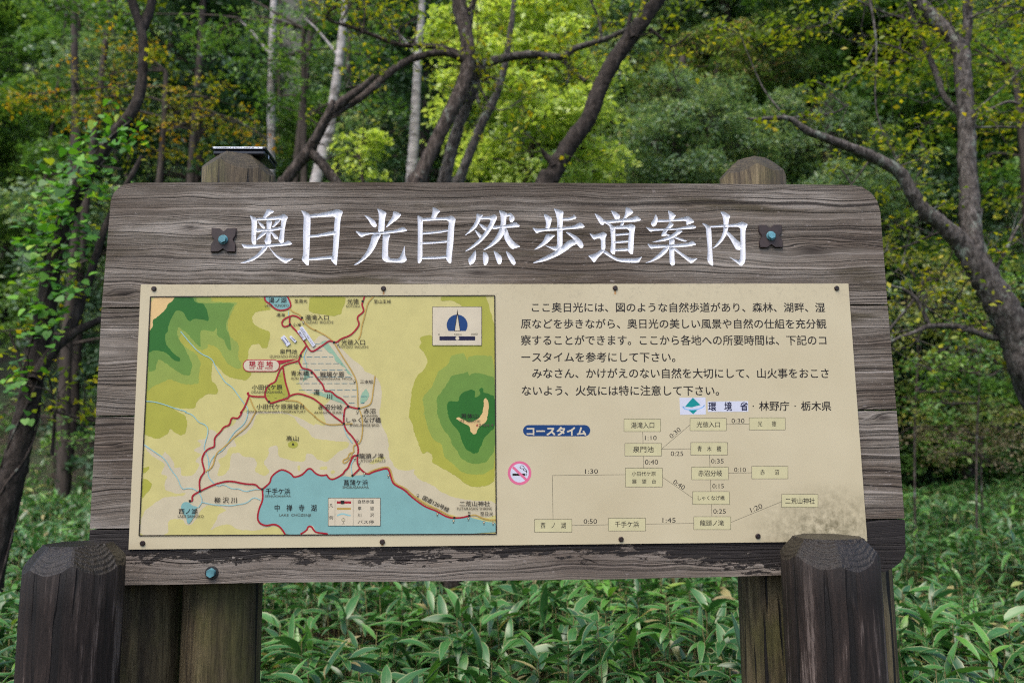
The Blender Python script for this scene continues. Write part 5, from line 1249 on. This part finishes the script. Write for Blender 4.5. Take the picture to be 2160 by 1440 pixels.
mid("maple_tree", "blue green layered maple between the leaning trunk and the right support post", "1420,470,24 1425,380,22 1430,250,18 1440,120,12", Y,
    [blob(1400, 200, Y, 130, 45), blob(1480, 260, Y, 130, 45), blob(1380, 300, Y - .4, 110, 40), blob(1560, 310, Y, 100, 40), blob(1450, 350, Y - .5, 130, 30), blob(1330, 360, Y, 90, 30), blob(1500, 180, Y, 100, 30), blob(1600, 250, Y + .3, 90, 40), blob(1420, 240, Y - .6, 80, 25)], L_maple, 0.06, 11, 0.36, 70, 74, tilt=0.22, droop=0.4)
Y = 13.0
mid("pinkish_maple", "maple with pinkish turning leaves above the blue green one", "1490,420,16 1500,250,14 1520,100,10", Y,
    [blob(1380, 130, Y, 60, 30), blob(1480, 100, Y, 110, 40), blob(1620, 90, Y, 100, 35), blob(1560, 150, Y, 100, 30), blob(1680, 130, Y, 70, 30), blob(1350, 170, Y - 1, 60, 22), blob(1600, 60, Y, 90, 30), blob(1210, 280, Y - 1, 40, 16)], L_pink, 0.06, 10, 0.34, 56, 75, tilt=0.22, droop=0.4)
Y = 12.5
mid("green_maple", "deep green layered maple behind the right support post", "1740,480,22 1745,350,20 1750,200,14", Y,
    [blob(1700, 240, Y, 120, 40), blob(1800, 290, Y, 110, 40), blob(1660, 320, Y, 100, 35), blob(1780, 370, Y - .4, 120, 40), blob(1880, 400, Y, 90, 40), blob(1720, 400, Y - .5, 90, 25), blob(1860, 470, Y, 80, 40)], L_maple, 0.06, 11, 0.36, 70, 76, tilt=0.22, droop=0.4)
Y = 9.5
mid("yellowing_tree", "yellow green tree in the upper right corner", "2170,520,18 2160,330,16 2140,150,12", Y,
    [blob(2090, 40, Y, 120, 60), blob(1990, 90, Y, 100, 50), blob(2130, 140, Y, 90, 40), blob(1900, 40, Y, 100, 40), blob(1960, 160, Y, 80, 30), blob(2130, 250, Y, 70, 30), blob(1880, 130, Y + .4, 60, 30), blob(2080, 330, Y, 60, 25), blob(2140, 420, Y, 70, 30)], L_ygreen, 0.055, 9, 0.26, 24, 77)
Y = 10.5
mid("green_tree", "fresh green tree high up left of the first birch", "640,420,14 640,250,12 640,60,9", Y,
    [blob(470, 60, Y, 80, 35), blob(620, 110, Y, 70, 40), blob(660, 40, Y, 80, 40), blob(540, 130, Y, 70, 30), blob(640, 200, Y, 50, 30), blob(780, 120, Y, 70, 40), blob(800, 230, Y, 60, 30), blob(820, 40, Y, 70, 30), blob(560, 220, Y, 50, 20), blob(130, 20, Y, 90, 30), blob(250, 30, Y, 70, 25)], L_green, 0.07, 12, 0.28, 28, 78)
# ---- shrubs by the right edge and on the left
def shrub(label, spec, Y, blobs, mat, leaf, seed, dens=22):
    P, R = trunk(spec, Y)
    return tree("shrub", label, P[0], [(P, R * 0.4)], B_brown, blobs, mat, leaf, dens, 0.17, 24, seed=seed, tw=0.006, cat="shrub")
Y = 7.5
shrub("yellow green bushy shrub beside the board's upper right corner", "1930,900,10 1935,760,9 1940,600,6", Y, [blob(1900, 540, Y, 60, 50), blob(1940, 620, Y, 80, 60), blob(1910, 700, Y, 70, 60), blob(1985, 660, Y, 70, 60), blob(1930, 780, Y, 60, 50), blob(2000, 560, Y, 60, 40), blob(2000, 850, Y + .6, 80, 45), blob(2090, 860, Y + .6, 80, 45), blob(1930, 870, Y, 60, 40), blob(2110, 620, Y + .5, 70, 60), blob(2150, 700, Y + .5, 70, 60), blob(2040, 730, Y + .5, 70, 60), blob(2160, 800, Y + .6, 60, 50)], L_olive, 0.042, 81)
Y = 7.0
shrub("fresh green shrub under the limb of the lichen covered tree", "2060,950,10 2065,820,9 2070,700,6", Y, [blob(2080, 690, Y, 80, 50), blob(2030, 770, Y, 80, 60), blob(2110, 780, Y, 80, 60), blob(1970, 780, Y, 70, 55), blob(1960, 850, Y, 70, 40), blob(2150, 600, Y, 60, 60)], L_green, 0.045, 82, 26)
Y = 8.5
shrub("dry brownish thicket behind the sasa at the right edge", "2070,1010,8 2070,950,8 2075,900,5", Y, [blob(2000, 920, Y, 90, 40), blob(2100, 900, Y, 100, 45), blob(2170, 880, Y, 60, 50), blob(1930, 900, Y, 60, 40), blob(2060, 960, Y, 120, 25)], L_thick, 0.032, 83, 22)
Y = 8.0
shrub("dark green shrub beside the foot of the leaning tree", "200,1010,8 205,920,7 210,850,5", Y, [blob(180, 900, Y, 70, 30), blob(120, 930, Y, 60, 24), blob(210, 840, Y, 40, 24)], L_green, 0.05, 84, 14)
# ---- forest behind: two conifers and two broad-leaved trees, copied up the slope
def proto(name, label, kind, seed, mat, group):
    rs = np.random.default_rng(seed)
    H = 11.0
    P = np.array([[0, 0, -0.3], [0.05, 0.02, 3], [0.0, 0.1, 7], [0.05, 0, H]]); R = np.array([0.19, 0.16, 0.10, 0.02])
    bl = []
    if kind == 'conifer':
        for z in np.arange(1.6, H, 0.62):
            r = 2.7 * (1 - z / (H + .8)) ** 0.8 + 0.15
            for q in range(int(3 + r * 2.4)):
                a = rs.uniform(0, 6.283); rr = r * rs.uniform(0.35, 1)
                bl.append(((rr * math.cos(a), rr * math.sin(a), z - rr * 0.16 + rs.normal() * .12), (0.55, 0.55, 0.13)))
        root = tree(name, label, (0, 0, 0), [(P, R)], B_far, bl, mat, 0.13, 10, 0.42, 28, 0.2, 0.45, 0.34, group, seed=seed, tw=0.010)
    else:
        for q in range(34):
            z = rs.uniform(1.2, H); r = 2.6 * math.sin(min(1, (z - 0.4) / H) * math.pi) ** 0.6 + 0.3
            a = rs.uniform(0, 6.283); rr = r * rs.uniform(0.2, 1)
            bl.append(((rr * math.cos(a), rr * math.sin(a), z), (1.0, 1.0, 0.45)))
        root = tree(name, label, (0, 0, 0), [(P, R)], B_far, bl, mat, 0.115, 7, 0.5, 40, 0.35, 0.3, 0.6, group, seed=seed, tw=0.012)
    return root
def dup(root, loc, rz, sc, label):
    r = root.copy(); COL.objects.link(r); r.location = loc; r.rotation_euler = (0, 0, rz); r.scale = (sc, sc, sc * 1.0)
    r["label"] = label
    for ch in root.children:
        c_ = ch.copy(); COL.objects.link(c_); c_.parent = r
    return r
GRP = "forest trees on the slope"
LB = {'conifer': "dark layered conifer standing deep in the forest on the slope", 'broad': "dark green broad-leaved tree deep in the forest on the slope", 'pale': "paler green broad-leaved tree deep in the forest on the slope"}
protos = [proto("conifer_tree", LB['conifer'], 'conifer', 91, L_conif, GRP), proto("conifer_tree", LB['conifer'], 'conifer', 92, L_conif, GRP), proto("broadleaf_tree", LB['broad'], 'broad', 93, L_green, GRP), proto("broadleaf_tree", LB['pale'], 'broad', 94, L_maple, GRP)]
rs = np.random.default_rng(12)
spots = []
for Y in (14.0, 16.5, 19.0, 22.0, 26.0, 31.0, 37.0, 44.0):
    W = 0.80 * Y + 3
    n = int(2 * W / (2.6 + Y * 0.055))
    for q in range(n):
        spots.append((-W + (q + rs.uniform(0.15, 0.85)) * 2 * W / n, Y + rs.normal() * 0.8))
used = [False] * 4
for (x, y) in spots:
    left = x / y < -0.12
    if x / y < -0.42 and y < 20: continue                      # the wood is open and dark behind the leaning tree
    k_ = rs.choice(4, p=[0.36, 0.34, 0.2, 0.1] if left else [0.16, 0.16, 0.36, 0.32])
    loc = (x, y, float(hz(x, y)) - 0.1); rz = rs.uniform(0, 6.28); s_ = rs.uniform(0.8, 1.25)
    if not used[k_]:
        used[k_] = True; r_ = protos[k_]; r_.location = loc; r_.rotation_euler = (0, 0, rz); r_.scale = (s_,) * 3
    else: dup(protos[k_], loc, rz, s_, protos[k_]["label"])
# ---- bare dark trunks of the forest interior
rs = np.random.default_rng(77)
for q in range(18):
    Y = rs.uniform(14, 23); x = rs.uniform(-0.66, 0.12) * Y
    if q == 0:
        mbt = MB(); limb(mbt, np.array([[0, 0, -.3], [.05, .03, 3], [-.04, 0, 6], [.1, .05, 10], [.1, 0, 14]]), np.array([.12, .10, .08, .06, .03]), 9, rs=rs)
        for a in range(9):
            z = rs.uniform(2, 9); t = rs.uniform(0, 6.28); L = rs.uniform(.4, 1.3)
            limb(mbt, np.array([[0, 0, z], [math.cos(t) * L * .5, math.sin(t) * L * .5, z + .1], [math.cos(t) * L, math.sin(t) * L, z + .05]]), np.array([.03, .02, .008]), 5, rs=rs)
        bt = build("bare_trunk", mbt, B_far, None, True); tag(bt, "bare dark trunk standing among the forest trees", "tree trunk", "bare trunks in the forest")
        o_ = bt
    else:
        o_ = bt.copy(); COL.objects.link(o_)
    o_.location = (x, Y, float(hz(x, Y))); o_.rotation_euler = (rs.normal() * .04, rs.normal() * .05, rs.uniform(0, 6.28)); s_ = rs.uniform(.6, 1.2); o_.scale = (s_, s_, 1)

# ============================================================ SASA BAMBOO GRASS (uncountable undergrowth)
L_sasa = leaf_mat("sasa_leaves", [(0.0, (0.018, 0.066, 0.021)), (0.4, (0.035, 0.126, 0.036)), (0.7, (0.067, 0.203, 0.041)), (0.9, (0.133, 0.313, 0.041)), (0.938, (0.177, 0.344, 0.049)), (0.955, (0.355, 0.313, 0.139)), (1.0, (0.230, 0.182, 0.089))], 0.28, 0.32, 0.6)
rs = np.random.default_rng(99)
def sasa_top(x, y): return 0.86 + 0.10 * np.sin(x * 1.7 + y * 0.9) * np.sin(y * 1.3 - x * 0.6) + 0.05 * np.sin(x * 5.1) * np.sin(y * 4.3)
LS = [(0.0, .10), (.14, .62), (.34, 1.0), (.58, .9), (.82, .5), (1.0, .02)]
def sasa(Y0, Y1, n_pl, per, ln, full=True, xr=0.74, x_off=0.0):
    """whorls of long leaves at the top of thin canes"""
    y = np.sqrt(rs.uniform(Y0 ** 2, Y1 ** 2, n_pl)); x = rs.uniform(-1, 1, n_pl) * (xr * y + 0.25)
    h = sasa_top(x, y) * rs.uniform(0.72, 1.06, n_pl) + hz(x, y)
    lean = rs.normal(size=(n_pl, 2)) * 0.06
    Vs, Fs, Ks, n0 = [], [], [], 0
    idx = np.repeat(np.arange(n_pl), per); m = len(idx)
    drop_ = np.abs(rs.normal(size=m)) * 0.10
    base = np.stack([x[idx] + lean[idx, 0], y[idx] + lean[idx, 1], h[idx] - drop_], -1)
    az = rs.uniform(0, 6.283, m); el = rs.normal(0.32, 0.42, m)
    L = ln * rs.uniform(0.55, 1.25, m); Wd = L * rs.uniform(0.095, 0.15, m)
    cur = rs.uniform(0.2, 1.0, m)
    d = np.stack([np.cos(az), np.sin(az)], -1)
    roll = rs.normal(0, 0.35, m)
    side = np.stack([-d[:, 1] * np.cos(roll), d[:, 0] * np.cos(roll), np.sin(roll)], -1)
    rows = LS if full else [LS[0], (.3, 1.0), (.65, .8), LS[5]]
    kk = len(rows)
    pts_ = np.zeros((m, kk, 3, 3))
    for r_, (t, w_) in enumerate(rows):
        ang = el - cur * t
        s = L * t
        cx_ = base + np.concatenate([d * (s * np.cos(el - cur * t * 0.5))[:, None], (s * np.sin(el - cur * t * 0.5))[:, None]], 1)
        up = np.concatenate([-d * np.sin(ang)[:, None], np.cos(ang)[:, None]], 1)
        wv_ = (Wd * w_)[:, None]
        pts_[:, r_, 0] = cx_ + side * wv_ + up * wv_ * 0.28; pts_[:, r_, 1] = cx_; pts_[:, r_, 2] = cx_ - side * wv_ + up * wv_ * 0.28
    V = pts_.reshape(-1, 3)
    q = []
    for r_ in range(kk - 1):
        a = r_ * 3
        q += [[a, a + 1, a + 4, a + 3], [a + 1, a + 2, a + 5, a + 4]]
    q = np.array(q)
    F = (np.arange(m)[:, None, None] * (kk * 3) + q[None]).reshape(-1, 4)
    EDGE = np.tile(np.array([1.0, 0.0, 1.0]), m * kk)
    lv = np.clip(0.55 * rs.uniform(0, 1, n_pl)[idx] + 0.45 * rs.uniform(0, 1, m), 0, 1)
    L = np.where(lv > 0.9, L * 0.8, L)
    lv = np.where(rs.random(m) < 0.03, rs.uniform(0.94, 1.0, m), lv * 0.93)
    K = np.repeat(lv, len(q))
    # canes
    s3 = []
    th = np.array([0, 2.094, 4.189])
    top = np.stack([x + lean[:, 0], y + lean[:, 1], h], -1); bot = np.stack([x, y, hz(x, y)], -1)
    ring = np.stack([np.cos(th), np.sin(th), 0 * th], -1) * 0.0028
    Vc = np.concatenate([bot[:, None] + ring, top[:, None] + ring], 1).reshape(-1, 3)
    Fc = np.array([[0, 1, 4, 3], [1, 2, 5, 4], [2, 0, 3, 5]])
    Fc = (np.arange(n_pl)[:, None, None] * 6 + Fc[None]).reshape(-1, 4)
    return V, F, K, Vc, Fc, EDGE
parts = [sasa(2.42, 4.2, 900, 10, 0.15), sasa(4.2, 7.5, 3300, 9, 0.13), sasa(7.5, 13.5, 6400, 8, 0.15, False), sasa(13.5, 22, 3200, 6, 0.22, False)]
Vs, Fs, Ks, Es, n0 = [], [], [], [], 0
for V, F, K, Vc, Fc, E_ in parts:
    Es += [E_, np.full(len(Vc), 0.5)]; Vs += [V, Vc]; Fs += [F + n0, Fc + n0 + len(V)]; Ks += [K, np.full(len(Fc), 0.975)]; n0 += len(V) + len(Vc)
V, F, K = np.concatenate(Vs), np.concatenate(Fs), np.concatenate(Ks)
me_s = np_mesh("bamboo_grass", V, F, K, smooth=True)
me_s.attributes.new("e", 'FLOAT', 'POINT').data.foreach_set("value", np.concatenate(Es).astype(np.float32))
_t = L_sasa.node_tree                                        # dry pale margins on many leaves, a lighter midrib on all
_at = [n for n in _t.nodes if n.type == 'ATTRIBUTE'][0]; _pr = [n for n in _t.nodes if n.type == 'BSDF_PRINCIPLED'][0]
_ra = [n for n in _t.nodes if n.type == 'VALTORGB'][0]
_e = _t.nodes.new("ShaderNodeAttribute"); _e.attribute_name = "e"
_er = _t.nodes.new("ShaderNodeValToRGB"); _t.links.new(_e.outputs['Fac'], _er.inputs[0])
_el = _er.color_ramp.elements
_el.new(0.5); _el.new(0.5)
for _x, (_p, _c) in zip(_el, ((0.0, 0.30), (0.07, 0.0), (0.80, 0.0), (0.93, 0.75))): _x.position = _p; _x.color = (_c, _c, _c, 1)
_mx = _t.nodes.new("ShaderNodeMix"); _mx.data_type = 'RGBA'
_t.links.new(_er.outputs[0], _mx.inputs[0]); _t.links.new(_ra.outputs[0], _mx.inputs[6]); _mx.inputs[7].default_value = (0.34, 0.36, 0.17, 1)
_t.links.new(_mx.outputs[2], _pr.inputs['Base Color'])
tag(link("bamboo_grass", me_s, L_sasa), "dense green dwarf bamboo grass covering the ground around and behind the board", "bamboo grass", kind="stuff")
